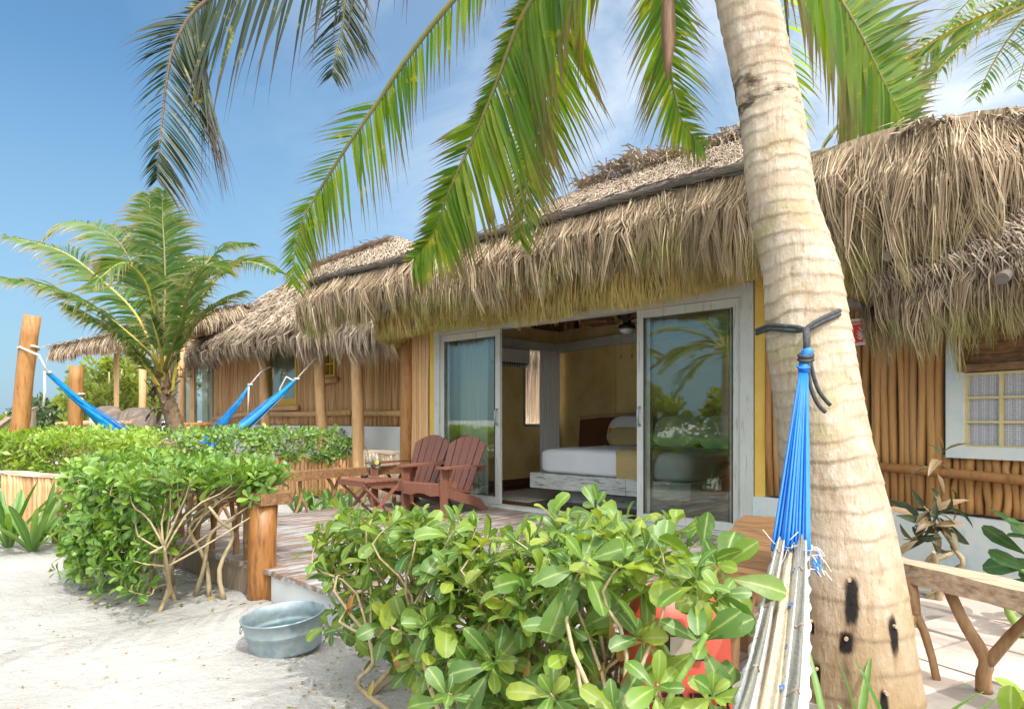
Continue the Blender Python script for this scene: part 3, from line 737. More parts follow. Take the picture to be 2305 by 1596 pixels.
lo = MB(); hull(lo, LOW, lambda p: Llo(p) * 1.0, th=.16, bulge=.08, nseg=70, bot=.93); lh = obj('lower_fringe', lo, M['thatch_base'], hut, True)
lo = MB(); locks(lo, LOW, 1100, lambda p: Llo(p) * 1.0, 13, .005, .14, .22, .05, .10, .10, .035)
fringe(lo, [p + V((0, 0, -.20)) for p in LOW], 4500, lambda p: Llo(p) * .56, w=.0045, depth=.22, bow=.30, lv=.12, zj=.04, lean=.1)
fringe(lo, [p + V((0, 0, -.36)) for p in LOW], 2600, .13, w=.003, depth=.24, bow=.5, lv=.5, zj=.03, lean=.0)
obj('straw', lo, M['thatch_gold'], lh)
# right wing thatch
RT = [Pw(.75, .45, 2.40), Pw(4.4, .45, 2.40), W(2600, 330, 4.6), W(2045, 450, 5.55)]
rt = MB(); patch_base(rt, RT, 30, 16, .10, .16); rw = obj('wing_roof', rt, M['thatch_base'], hut, True)
rt = MB(); patch_strands(rt, RT, 21000, .19, .0042, .12, 1.1, .5); obj('straw', rt, M['thatch_pale'], rw)
RF = [Pw(.80, .25, 2.56), Pw(.9, .42, 2.53), Pw(1.6, .46, 2.51), Pw(2.6, .46, 2.51), Pw(4.4, .46, 2.51)]
rt = MB(); locks(rt, RF, 620, .44, 13, .0048, .2, .22, .22, .35, .15, .05)
obj('wing_fringe', rt, M['thatch_moss'], hut)
b = MB(); b.tube([W(2055, 462, 5.3), W(2110, 440, 5.15), W(2175, 402, 5.0)], [.03, .035, .03], 8, wob=.12); obj('eave_pole', b, M['grey_wood'], hut)
# ------------------------------------------------------------------ second hut behind
h2 = thing('thatched_hut', 'smaller sunlit hut of orange stick walls behind the hammocks', 'hut', (-15, 1.8, 0))
Y2 = 1.75
WAp = WY(598, 850, Y2); WAq = WY(672, 850, Y2); WBp = WY(731, 800, Y2); WBq = WY(759, 800, Y2)
def zat(py, p):
    dep = -SY * p.x + CY * (p.y - CAMY); return CAMZ + (945 - py) / 1537 * dep
xl = -18.9; xr = -9.6
b = MB()
zb, zt = 1.30, 3.45
def seg(x0, x1, z0, z1): sticks(b, (x0, Y2), (x1, Y2), z0, z1, .034, .016, 6, gap=1.92)
seg(xl, WAp.x, zb, zt); seg(WAp.x, WAq.x, zb, zat(917, WAp)); seg(WAq.x, WBp.x, zb, zt)
seg(WBp.x, WBq.x, zb, zat(858, WBp)); seg(WBq.x, xr, zb, zt)
b_ = MB(); sticks(b_, (xr + .03, Y2), (xr + .03, 5.8), zb - .6, zt, .035, .012, 6, gap=1.8); obj('stick_wall', b_, M['stick_pale'], h2, True)
obj('stick_wall', b, M['stick_orange'], h2, True)
b = MB(); b.b2((xl, Y2 + .04, 0), (WAp.x, Y2 + .2, 3.5)); b.b2((WAq.x, Y2 + .04, 0), (WBp.x, Y2 + .2, 3.5)); b.b2((WBq.x, Y2 + .04, 0), (xr, Y2 + .2, 3.5))
b.b2((WAp.x, Y2 + .04, 0), (WAq.x, Y2 + .2, zat(917, WAp))); b.b2((WBp.x, Y2 + .04, 0), (WBq.x, Y2 + .2, zat(858, WBp)))
b.b2((xl, 5.8, 0), (xr, 6, 3.5)); b.b2((xr - .15, Y2 + .2, 0), (xr, 5.8, 3.5)); b.b2((xl, Y2 + .2, 0), (xl + .15, 5.8, 3.5)); b.b2((xl + .15, Y2 + .2, 3.4), (xr - .15, 5.8, 3.5))
obj('wall_core', b, M['branch'], h2)
b = MB(); b.b2((xl - .02, Y2 - .09, 0), (xr, Y2 + .03, 1.29)); obj('plinth', b, M['plinth_white'], h2)
b = MB()
zr = 1.55
pp = [V((xl + .02, Y2 - .09, zr - .10)), V((xl + 1.2, Y2 - .10, zr - .02)), V((-16.4, Y2 - .1, zr + .04))]
b.tube(pp, .062, 8, wob=.03); b.tube([V((-16.4, Y2 - .1, zr + .02)), V((-14, Y2 - .1, zr)), V((-12.2, Y2 - .1, zr + .02))], .065, 8, wob=.03)
b.tube([V((-11.9, Y2 - .1, zr)), V((-10, Y2 - .1, zr - .01))], .06, 8, wob=.02)
obj('log_rail', b, M['log_pale'], h2, True)
# windows of the second hut
def win2(p, q, y0, y1, bars, sill=True):
    z0, z1 = zat(y1, p), zat(y0, p)
    f = MB(); t = .07
    f.b2((p.x, Y2 - .06, z0), (p.x + t, Y2 + .1, z1)); f.b2((q.x - t, Y2 - .06, z0), (q.x, Y2 + .1, z1)); f.b2((p.x + t, Y2 - .055, z0), (q.x - t, Y2 + .1, z0 + t + (.1 if not bars else 0))); f.b2((p.x + t, Y2 - .055, z1 - t), (q.x - t, Y2 + .1, z1))
    if bars:
        n = 3
        for i in range(1, n): z = z0 + t + (z1 - z0 - 2 * t) * i / n; f.b2((p.x + t, Y2 - .03, z - .012), (q.x - t, Y2 + .03, z + .012))
        xm = (p.x + q.x) / 2; f.b2((xm - .012, Y2 - .033, z0 + t), (xm + .012, Y2 + .033, z1 - t))
    o = obj('window', f, M['yellow'], h2)
    g_ = MB(); g_.b2((p.x + t, Y2 + .035, z0 + t), (q.x - t, Y2 + .043, z1 - t)); obj('pane', g_, M['glass'], o)
    s_ = MB(); s_.tube([V((p.x - .15, Y2 - .10, z0 - .06)), V((q.x + .15, Y2 - .10, z0 - .05))], .07, 8, wob=.03); obj('sill', s_, M['log_pale'], o, True)
    c_ = MB(); n = 26; vs = []; fs = []
    for i in range(n + 1):
        x = p.x + (q.x - p.x) * i / n
        for z in (z0, z1): vs.append(V((x, Y2 + .13 + .03 * math.sin(i * 1.6), z)))
        if i: k = 2 * i; fs.append((k - 2, k, k + 1, k - 1))
    c_.add(vs, fs)
    if not bars: obj('curtain', c_, M['curtain_green'], o, True)
win2(WAp, WAq, 770, 915, False); win2(WBp, WBq, 765, 852, True)
# glazed bay at its far end
bay = MB(); q0 = V((xl, Y2, 0)); q1 = V((-19.75, .75, 0)); dd = (q1 - q0).normalized(); no = V((dd.y, -dd.x, 0))
if no.x > 0: no = -no
Lb = (q1 - q0).length
for s in (.02, .5, .98):
    c = q0 + dd * (Lb * s); bay.beam(c + V((0, 0, 1.25)), c + V((0, 0, 3.3)), .10, .12, V((dd.x, dd.y, 0)))
for z in (1.27, 3.2): bay.beam(q0 + V((0, 0, z)), q1 + V((0, 0, z)), .09, .09)
bo = obj('glazed_door', bay, M['log_pale'], h2)
g_ = MB(); g_.beam(q0 + V((0, 0, 2.24)), q1 + V((0, 0, 2.24)), .01, 1.86); obj('pane', g_, M['glass'], bo)
g_ = MB(); n = 30; vs = []; fs = []
for i in range(n + 1):
    p = q0 + dd * Lb * i / n + V((.1, .14, 0)) + V((.03, .03, 0)) * math.sin(i * 1.9)
    vs += [p + V((0, 0, 1.3)), p + V((0, 0, 3.2))]
    if i and not 13 < i < 17: k = 2 * i; fs.append((k - 2, k, k + 1, k - 1))
g_.add(vs, fs); obj('curtain', g_, M['curtain'], bo, True)
b = MB(); b.beam(q0 + V((.03, .03, .62)), q1 + V((.03, .03, .62)), .14, 1.26); obj('plinth', b, M['plinth'], h2)
# posts in front of the wall
for (x0, y0, x1, y1, r, yy) in ((590, 765, 603, 1010, .10, 1.15), (713, 700, 730, 1010, .105, 1.0), (803, 700, 808, 1040, .112, .95)):
    p = WY(x0, y0, yy); q = WY(x1, y1, yy); q.z = 0
    b = MB(); pts = [q.lerp(p, i / 6) + V((G(.012), 0, 0)) for i in range(7)]
    b.tube(pts, [r * (1.05 - .12 * i / 6) for i in range(7)], 12, wob=.015); obj('post', b, M['log_pale'], h2, True)
b = MB(); b.tube([WY(705, 762, 1.1), WY(760, 745, 1.1), WY(800, 742, 1.1), WY(860, 748, 1.1)], .075, 8); obj('eave_beam', b, M['log_pale'], h2, True)
# roof of the second hut
e0, e1 = V((-19.4, .85, 3.35)), V((-9.15, .75, 3.4))
r0, r1 = V((-17.6, 4.0, 5.75)), V((-13.75, 4.0, 5.88))
S = [[e0, e1, r1, r0], [e1, V((-9.15, 7.2, 3.4)), r1 + V((0, .02, 0)), r1], [V((-19.6, 7.2, 3.3)), e0, r0, r0 + V((0, .02, 0))], [V((-9.15, 7.2, 3.4)), V((-19.6, 7.2, 3.3)), r0, r1]]
rb = MB()
for P in S: patch_base(rb, P, 40, 16, .09, .2)
rf2 = obj('roof', rb, M['thatch_base'], h2, True)
st = MB()
patch_strands(st, S[0], 11000, .40, .011, .06, .55, .1); patch_strands(st, S[1], 4000, .4, .012, .06, .55, .1); patch_strands(st, S[2], 2500, .4, .012, .06, .5, .1)
for i in range(900):
    p = r0.lerp(r1, R()) + V((G(.1), G(.1), U(-.02, .08))); d = V((G(.6), -1, U(-.8, .3))).normalized(); st.ribbon([p, p + d * .15, p + d * .3 + V((0, 0, -.06))], [.008, .01, .002], d.orthogonal())
obj('straw', st, M['thatch_pale'], rf2)
EV = [V((-19.75, 1.6, 3.20)), V((-19.55, .95, 3.28))] + [V((-19.4 + 10.15 * i / 12, .80 + .03 * math.sin(i), 3.34 + .03 * math.sin(i * 1.9))) for i in range(13)] + [V((-9.1, 1.2, 3.36)), V((-9.1, 4.5, 3.36))]
lo = MB(); hull(lo, EV, .36, th=.2, top=.12, bulge=.10, nseg=50, bot=.7); eh = obj('eave_fringe', lo, M['thatch_base'], h2, True)
lo = MB(); locks(lo, EV, 900, .44, 12, .008, .24, .40, .22, .4, .2, .06)
locks(lo, [V((-12.4, .72, 3.3)), V((-9.3, .70, 3.3))], 170, .66, 12, .008, .15, .25, .15, .45, .2, .05)
locks(lo, [V((-9.1, 1.4, 3.3)), V((-9.1, 4.5, 3.3))], 240, .85, 12, .008, .15, .25, .15, .3, .15, .05)
obj('straw', lo, M['thatch_pale'], eh)

# ------------------------------------------------------------------ thatched canopies beyond
def canopy(name, label, fl, back, drop, posts, n):
    rt_ = thing(name, label, 'canopy', fl[len(fl) // 2])
    m_ = MB(); P = [fl[0], fl[-1], fl[-1] + back[1], fl[0] + back[0]]
    patch_base(m_, P, 24, 6, .06, .10); o = obj('roof', m_, M['thatch_base'], rt_, True)
    m_ = MB(); patch_strands(m_, P, n, .5, .014, .09, .6, .2); fringe(m_, fl, n, drop, w=.013, depth=.2, bow=.6, lv=.5, zj=.08)
    obj('straw', m_, M['thatch'], o)
    m_ = MB()
    for k in (.1, .32, .55, .8):
        m_.tube([P[0].lerp(P[3], k) + V((0, 0, -.16)), P[1].lerp(P[2], k) + V((0, 0, -.16))], .05, 6)
    obj('batten', m_, M['log_pale'], rt_, True)
    for p in posts:
        m_ = MB(); m_.tube([V((p[0].x, p[0].y, 0)), p[0]], .085, 8, wob=.02); obj('post', m_, M['log_pale'], rt_, True)
canopy('thatched_canopy', 'thin thatched canopy on battens reaching out from the second hut', [W(258, 752, 15.0), W(330, 728, 15.6), W(420, 712, 16.4), W(545, 694, 17.6)], (camdir(.9, 2.6) + V((0, 0, .25)), camdir(.2, 2.4) + V((0, 0, .2))), .42, [(W(321, 775, 17.0),), (W(409, 765, 17.6),)], 3000)
canopy('thatched_canopy', 'farther thatched canopy showing as a drooping strip above the sea bushes', [W(118, 786, 22), W(180, 772, 22), W(262, 756, 22)], (camdir(.5, 2.4) + V((0, 0, .2)), camdir(.5, 2.4) + V((0, 0, .2))), .40, [(W(262, 790, 24.2),)], 1500)

# ------------------------------------------------------------------ coconut palms
def smooth_pts(pts, n):
    out = []; m = len(pts)
    for i in range(n + 1):
        s = i / n * (m - 1); k = min(int(s), m - 2); u = s - k
        p0, p1, p2, p3 = pts[max(k - 1, 0)], pts[k], pts[k + 1], pts[min(k + 2, m - 1)]
        out.append(.5 * ((2 * p1) + (p2 - p0) * u + (2 * p0 - 5 * p1 + 4 * p2 - p3) * u * u + (3 * p1 - p0 - 3 * p2 + p3) * u ** 3))
    return out
def frond(parent, pts, ll, n, wid, mat, rmat, r0=.022, droop=.7, start=.12, ragged=.2, up=V((0, 0, 1)), fwd=.55, lift=.25, sl=(1, 1), pk=.55):
    P = smooth_pts([V(p) for p in pts], 40); k = len(P)
    m_ = MB(); m_.tube(P, [r0 * (1 - .85 * i / (k - 1)) for i in range(k)], 6); f = obj('frond', m_, rmat, parent, True)
    m_ = MB(); wt = U(0, 9)
    for i in range(n):
        s = start + (1 - start) * (i + .5) / n
        a = s * (k - 1); j = min(int(a), k - 2); p = P[j].lerp(P[j + 1], a - j)
        d = (P[min(j + 2, k - 1)] - P[max(j - 1, 0)]).normalized()
        sd_ = d.cross(up)
        if sd_.length < .15: sd_ = d.cross(V((.3, .9, .2)))
        sd_.normalize(); un = sd_.cross(d).normalized()
        prof = min(1, .45 + 1.5 * (s - start)) * (1 if s < pk else max(.2, 1 - (s - pk) * .8 / (1.02 - pk)))
        for sg in (-1, 1):
            if R() < ragged * .25: continue
            kf = sl[0 if sg > 0 else 1]; kf = kf(s) if callable(kf) else kf
            if kf < .06: continue
            l = ll * prof * kf * U(.86, 1.1) * (U(.35, .8) if R() < ragged * .35 else 1)
            fw = fwd + .35 * s + G(.05)
            d0 = (sd_ * sg + d * fw + un * (lift + G(.06))).normalized()
            dr = droop * U(.75, 1.35); q = p + un * .004; pts_ = [q]; v = d0.copy(); ns = 6
            for t in range(ns):
                v = (v + V((0, 0, -1)) * dr * (.10 + .16 * t / ns) + V((G(.02), G(.02), G(.02)))).normalized()
                q = q + v * l / ns; pts_.append(q)
            side = d0.cross(un * .8 + d * (.45 + G(.25)))
            side.normalize()
            side = (d * .75 + un * (.5 * sg * 0 + .45) + V((G(.15), G(.15), G(.15)))).normalized()
            ww = wid * U(.75, 1.15)
            m_.ribbon(pts_, [ww * .35, ww, ww * .95, ww * .75, ww * .42, ww * .16, ww * .05], side)
    obj('leaflets', m_, mat, f)
    return f
# the big leaning palm
AX = [(1679, 0, 3.12), (1737, 260, 3.10), (1763, 461, 3.06), (1803, 615, 3.02), (1820, 757, 2.98), (1856, 1000, 2.93), (1884, 1160, 2.90), (1897, 1270, 2.88), (1915, 1450, 2.86), (1930, 1596, 2.85), (1938, 1720, 2.84), (1942, 1745, 2.84)]
WD = [132, 140, 147, 166, 178, 198, 221, 236, 262, 290, 320, 330]
CR = W(1625, -330, 3.2)
ax = [(CR, .10), (W(1648, -170, 3.18), .122)] + [(W(*a), w_ / 2 / 1537 * a[2]) for a, w_ in zip(AX, WD)]
def trunk_at(z):
    for (p, r), (q, s) in zip(ax, ax[1:]):
        if q.z <= z <= p.z:
            u = (p.z - z) / (p.z - q.z); return p.lerp(q, u), r + (s - r) * u
    return (ax[0] if z > ax[0][0].z else ax[-1])
palm = thing('coconut_palm', 'big leaning coconut palm with ringed pale trunk and hammock rope', 'palm', ax[-1][0])
tb = MB(); n = 56; vs = []; fs = []; ts = []
z = ax[-1][0].z - .15; zz = []; ringz = []
zr_ = -.2
while zr_ < 4.4: ringz.append(zr_); zr_ += (U(.10, .15) if zr_ < 1.2 else U(.052, .082))
steps = []
zc = ax[-1][0].z - .1
while zc < CR.z: steps.append(zc); zc += .0085
ring_amp = [U(.35, 1.2) for _ in ringz]
for i, z in enumerate(steps):
    c, r = trunk_at(z)
    for j in range(n):
        a = 2 * PI * j / n; ca, sa = math.cos(a), math.sin(a)
        zt_ = z + .018 * math.sin(a + z * 2.3) + .026 * mnoise.noise(V((ca * 1.6, sa * 1.6, z * 2))) + .008 * mnoise.noise(V((ca * 6, sa * 6, z * 6)))
        k = 0
        while k < len(ringz) - 2 and ringz[k + 1] < zt_: k += 1
        u = (zt_ - ringz[k]) / (ringz[k + 1] - ringz[k]); u = min(max(u, 0), 1)
        am = ring_amp[k] * (.0055 if z > 1.1 else .0025)
        rr = r + am * (1 - u) ** 2.2 - am * .3 + .010 * mnoise.noise(V((ca * 1.2, sa * 1.2, z * 2.2))) + .002 * mnoise.noise(V((ca * 12, sa * 12, z * 5)))
        if z < .35: rr *= 1 + .10 * (.35 - z) * (1 + .5 * mnoise.noise(V((ca * 3, sa * 3, 1))))
        vs.append(V((c.x + ca * rr, c.y + sa * rr, z))); ts.append(min(u, 1 - u) if u > .5 else u)
    if i:
        for j in range(n): fs.append(((i - 1) * n + j, (i - 1) * n + (j + 1) % n, i * n + (j + 1) % n, i * n + j))
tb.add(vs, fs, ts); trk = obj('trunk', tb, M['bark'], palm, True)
# burn scars with cut pegs on the lower trunk
def on_trunk(px, py, lift=.004):
    """point of the trunk surface seen at a picture position"""
    o = V((0, CAMY, CAMZ)); d = (W(px, py, 1) - o)
    best = None
    for i in range(240):
        k = 2.2 + i * .005; q = o + d * k
        c, r = trunk_at(q.z); u = V((q.x - c.x, q.y - c.y, 0))
        if u.length <= r + .012:
            u.normalize(); return V((c.x, c.y, q.z)) + u * (r + lift), u
    return None, None
m, nt, b, co, c = BARK
def scar(px, py, hw, hh, peg, run=0):
    global c
    p, u = on_trunk(px, py, 0)
    if p is None: return
    cl = p - ROOT[palm.name]; dd_ = PXY(p)[2] / 1537
    def blob(cl, a_, h_, col, amt, seed, edge):
        sb = nt.new('ShaderNodeVectorMath', operation='SUBTRACT'); nt.link(co, sb.inputs[0]); sb.inputs[1].default_value = cl
        ml = nt.new('ShaderNodeVectorMath', operation='MULTIPLY'); nt.link(sb.outputs[0], ml.inputs[0]); ml.inputs[1].default_value = (1 / a_, 1 / a_, 1 / h_); sq = nt.new('ShaderNodeVectorMath', operation='MULTIPLY'); nt.link(ml.outputs[0], sq.inputs[0]); nt.link(ml.outputs[0], sq.inputs[1]); ml = sq
        ln = nt.new('ShaderNodeVectorMath', operation='LENGTH'); nt.link(ml.outputs[0], ln.inputs[0])
        ad = nt.new('ShaderNodeMath', operation='MULTIPLY_ADD'); nt.link(nz(nt, co, 26 + seed, 5, .7, (1.5, 1.5, .5)), ad.inputs[0]); ad.inputs[1].default_value = 1.5; nt.link(ln.outputs['Value'], ad.inputs[2])
        return mixc(nt, c, col, ramp(nt, ad.outputs[0], [(edge, (amt, amt, amt)), (1.0, (0, 0, 0))])) if False else mixc(nt, c, col, ramp2(ad.outputs[0], edge, amt))
    def ramp2(f, edge, amt):
        mr = nt.new('ShaderNodeMapRange'); nt.link(f, mr.inputs[0]); mr.inputs[1].default_value = 1.85; mr.inputs[2].default_value = edge; mr.inputs[3].default_value = 0; mr.inputs[4].default_value = amt; return mr.outputs[0]
    if run: c = blob(cl + V((0, 0, -(hh + run * .5) * dd_)), hw * 1.1 * dd_, run * dd_, (.10, .07, .05), .75, 3, .5)
    c = blob(cl, hw * 1.25 * dd_, hh * 1.12 * dd_, (.13, .08, .045), .75, 7, 1.2)
    c = blob(cl, hw * dd_, hh * dd_, (.012, .010, .009), 1.0, px % 9, 1.3)
    p, u = on_trunk(*peg)
    if p is not None: m_ = MB(); m_.tube([p - u * .01, p + u * .012], .0075, 8); obj('peg', m_, M['cut_peg'], trk)
scar(1918, 1355, 13.5, 56, (1912, 1306), 40); scar(1905, 1448, 14, 26, (1905, 1437), 100); scar(2014, 1432, 10, 44, (2016, 1410), 70); scar(1836, 1522, 8, 28, (1835, 1506), 30); scar(1826, 1415, 4, 14, (1823, 1398)); scar(1993, 1585, 9, 30, (1995, 1560))
nt.link(c, b.inputs['Base Color'])
# crown: crownshaft fibres, fronds, hanging spathe
m_ = MB()
for i in range(160):
    a = U(0, 6.28); p = CR + V((math.cos(a) * .11, math.sin(a) * .11, U(-.35, .1))); d = V((math.cos(a) * .4, math.sin(a) * .4, U(-.4, .6)))
    m_.ribbon([p, p + d * .12, p + d * .25], [.02, .03, .01], V((-math.sin(a), math.cos(a), .2)))
obj('fibre', m_, M['fibre'], palm)
def fp(*a): return [CR] + [W(*q) for q in a]
FR = M['frond']; RA = M['rachis']
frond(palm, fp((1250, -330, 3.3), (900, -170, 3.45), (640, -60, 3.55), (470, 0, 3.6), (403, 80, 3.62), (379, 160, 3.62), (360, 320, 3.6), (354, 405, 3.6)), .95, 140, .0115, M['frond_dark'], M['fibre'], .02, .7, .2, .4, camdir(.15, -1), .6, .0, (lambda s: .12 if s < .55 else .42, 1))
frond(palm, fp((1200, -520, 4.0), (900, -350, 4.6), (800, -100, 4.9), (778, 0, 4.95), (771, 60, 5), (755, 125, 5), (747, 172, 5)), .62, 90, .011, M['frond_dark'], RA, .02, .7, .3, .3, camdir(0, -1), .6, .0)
frond(palm, fp((1350, -270, 3.5), (1150, -130, 3.7), (1014, 8, 3.85), (910, 140, 4.0), (855, 224, 4.1), (791, 316, 4.2), (722, 424, 4.35), (682, 496, 4.4), (662, 580, 4.45), (659, 640, 4.45)), .64, 120, .0135, FR, RA, .022, .28, .2, .5, camdir(.1, -1), .85, .0, (lambda s: 0.05 if s < .5 else .55, 1))
frond(palm, fp((1430, -270, 3.5), (1280, -130, 3.75), (1193, 7, 3.95), (1160, 70, 4.05), (1113, 198, 4.2), (1065, 312, 4.35), (1010, 433, 4.5), (977, 525, 4.65), (933, 583, 4.7)), 1.22, 150, .0225, FR, RA, .026, .22, .18, .2, camdir(-.15, -1), .72, .0, (lambda s: .16 if s < .62 else .42, 1), .38)
frond(palm, fp((1450, -200, 3.9), (1330, -80, 4.3), (1274, 15, 4.6), (1240, 160, 4.9), (1204, 312, 5.2), (1186, 422, 5.4), (1170, 540, 5.5)), .95, 120, .021, FR, RA, .024, .25, .22, .3, camdir(.1, -1), .75, .0, (.6, 1), .4)
frond(palm, fp((1540, -220, 3.6), (1500, -60, 4.0), (1500, 40, 4.2), (1505, 110, 4.4), (1516, 205, 4.6), (1538, 279, 4.8), (1582, 330, 4.95)), .66, 110, .016, FR, RA, .022, .45, .22, .3, camdir(.1, -1), .75, .0, (1, 1), .4)
frond(palm, fp((1700, -250, 3.9), (1800, -120, 4.4), (1889, 0, 4.8), (1941, 90, 5.1), (1982, 174, 5.4), (2031, 272, 5.75), (2060, 330, 6.0)), 1.25, 115, .031, FR, RA, .028, .3, .2, .25, camdir(.2, -1), .45, .0)
for dl, df in ((1.6, -1.2), (-.3, -2.0), (2.4, .6), (-1.9, -1.5), (.9, 1.7)):
    d = camdir(dl, df); frond(palm, [CR, CR + d * .5 + V((0, 0, .7)), CR + d * 1.1 + V((0, 0, .9)), CR + d * 1.55 + V((0, 0, .4)), CR + d * 1.75 + V((0, 0, -.3))], .7, 60, .020, FR, RA, .024, .8, .2, .3)
m_ = MB(); sp = [W(1545, -200, 3.25), W(1508, -60, 3.25), W(1505, 0, 3.25), W(1504, 45, 3.25), W(1505, 90, 3.25), W(1504, 140, 3.25), W(1501, 184, 3.25)]
m_.tube(sp, [.012, .02, .026, .034, .033, .020, .003], 10); obj('spathe', m_, M['spathe'], palm, True)

# ------------------------------------------------------------------ small palm in front of the second hut
d0 = 12.6
sp_ = thing('coconut_palm', 'short young coconut palm with spreading fronds before the second hut', 'palm', V((W(405, 1000, d0).x, W(405, 1000, d0).y, .35)))
tr = [W(412, 1060, d0), W(402, 1000, d0), W(392, 950, d0), W(378, 905, d0), W(367, 870, d0), W(362, 820, d0)]
m_ = MB(); tp = smooth_pts(tr, 60)
m_.tube(tp, [(.165 - .0008 * i) * (1 + .05 * (i % 3 == 0)) for i in range(61)], 16, wob=.03, ts=[(i % 3) / 3 for i in range(61)]); obj('trunk', m_, M['fibre'], sp_, True)
m_ = MB(); c0 = W(366, 885, d0)
for i in range(70):
    a = U(0, 6.28); p = c0 + V((math.cos(a) * .13, math.sin(a) * .18, U(-.35, .35))); d = V((math.cos(a) * .5, math.sin(a) * .5, U(-1, .8)))
    m_.ribbon([p, p + d * .12, p + d * U(.18, .32)], [.035, .04, .012], V((-math.sin(a), math.cos(a), .2)))
obj('fibre', m_, M['fibre'], sp_)
c1 = W(364, 850, d0)
def ff(mat, *a): frond(sp_, [c1] + [W(*q) for q in a], 1.05, 74, .027, M['frond_far'], mat, .036, 1.05, .2, .35, V((0, 0, 1)) + camdir(.0, -.45), .5, .2)
YR = M['rachis_yellow']
ff(YR, (340, 800, 12.3), (270, 735, 12), (202, 690, 11.6), (101, 645, 11.1), (-5, 626, 10.7))
ff(YR, (345, 790, 12.6), (300, 700, 12.6), (215, 620, 12.5), (135, 565, 12.4), (10, 532, 12.2))
ff(YR, (362, 770, 12.2), (345, 690, 11.9), (323, 628, 11.6), (275, 592, 11.2), (210, 640, 10.8))
ff(RA, (352, 770, 12.8), (325, 660, 13), (295, 590, 13.1), (250, 530, 13.2), (160, 500, 13.3), (90, 545, 13.3))
ff(RA, (360, 760, 12.9), (355, 650, 13.2), (345, 550, 13.5), (338, 480, 13.7), (335, 440, 13.8))
ff(RA, (366, 760, 12.8), (372, 660, 13.0), (370, 560, 13.1), (366, 490, 13.2), (368, 430, 13.2))
ff(YR, (385, 780, 12.8), (410, 690, 13), (440, 625, 13.1), (500, 560, 13.2), (560, 552, 13.2))
ff(YR, (390, 790, 12.6), (430, 710, 12.6), (490, 625, 12.5), (556, 590, 12.4), (622, 612, 12.2))
ff(YR, (375, 770, 13.2), (385, 680, 13.8), (400, 620, 14.3), (440, 580, 14.8), (480, 590, 15.2))
ff(RA, (335, 830, 12.3), (290, 770, 12), (220, 725, 11.6), (150, 690, 11.3))
ff(RA, (390, 810, 12.5), (430, 745, 12.4), (480, 690, 12.2), (540, 660, 12.0))
ff(RA, (380, 800, 12.2), (410, 720, 11.9), (430, 650, 11.6), (470, 600, 11.3), (505, 615, 11.1))
frond(sp_, [W(372, 900, d0), W(345, 850, 12.3), W(318, 810, 12), W(300, 790, 11.8)], .5, 26, .04, M['frond_far'], YR, .05, .9, .5, .3)
frond(sp_, [W(366, 880, d0), W(366, 820, 12.4), W(356, 765, 12.1), W(340, 715, 11.9)], .6, 26, .04, M['frond_far'], YR, .05, .8, .55, .3)
frond(sp_, [W(385, 890, d0), W(395, 830, 12.6), W(398, 790, 12.6)], .5, 22, .04, M['frond_far'], YR, .05, .9, .6, .3)

# ------------------------------------------------------------------ more palms: right edge, and those mirrored in the door glass
def gen_palm(label, loc, h, nf, fl, seed, lean=V((0, 0, 0)), tilt0=0.0, grp=None):
    random.seed(seed)
    o = thing('coconut_palm', label, 'palm', loc, 0, grp)
    loc = V(loc); top = loc + lean + V((0, 0, h))
    m_ = MB(); pts = [loc.lerp(top, i / 24) + lean * (-.15 * math.sin(i / 24 * PI)) for i in range(25)]
    m_.tube(pts, [(.20 - .0035 * i) * (1 + .04 * (i % 2)) for i in range(25)], 14, ts=[(i % 2) * .3 for i in range(25)]); obj('trunk', m_, M['bark'], o, True)
    for i in range(nf):
        a = i * 2.4 + U(-.2, .2); el = U(-.2, 1.2); d = V((math.cos(a), math.sin(a), 0)); L = fl * U(.85, 1.1)
        q = [top]; v = (d * math.cos(el) + V((0, 0, math.sin(el)))).normalized()
        for k in range(5): q.append(q[-1] + v * L / 5); v = (v + V((0, 0, -.28))).normalized()
        frond(o, q, .8, 44, .032, M['frond_far'], YR, .03, .7, .18, .3)
    return o
pr = W(2400, 945, 7.5)
gen_palm('coconut palm at the far right edge rising behind the thatch', (pr.x + .25, pr.y, 0), 6.0, 17, 3.0, 21)
gen_palm('tall coconut palm standing on the sand seaward of the hut', (-9.2, -12.4, 0), 3.4, 16, 2.6, 31)
gen_palm('broad coconut palm on the beach opposite the glass doors', (-6.6, -13.2, 0), 2.6, 16, 2.8, 32)
gen_palm('coconut palm on the sand facing the bamboo corner of the hut', (-13.4, -11.6, 0), 3.0, 15, 2.6, 33)
random.seed(11)
# ------------------------------------------------------------------ deck, railings, entry post
dk = thing('deck', 'peeling grey-white boarded deck in front of the glass doors', 'deck', (-4.5, -2, 0))
b = MB(); x = -7.62
while x < -1.5:
    wv = U(.125, .14); cut = U(.3, .7); y0, y1 = -3.86 + U(-.012, .012), -.11
    ym = y0 + (y1 - y0) * cut
    b.b2((x, y0, .262), (x + wv, ym - .002, .30 + U(-.002, .002))); b.b2((x, ym + .002, .262), (x + wv, y1, .30 + U(-.002, .002))); x += wv + .009
obj('planks', b, M['deck'], dk)
b = MB(); b.b2((-7.6, -3.80, .0), (-1.51, -3.66, .26)); b.b2((-7.6, -3.66, 0), (-7.45, -.1, .26)); b.b2((-7.45, -2, 0.1), (-1.52, -1.9, .25)); obj('edging', b, M['plinth_white'], dk)
b = MB(); b.b2((-7.6, -3.79, .0), (-5.2, -3.855, .262)); obj('fascia', b, M['grey_wood'], dk)
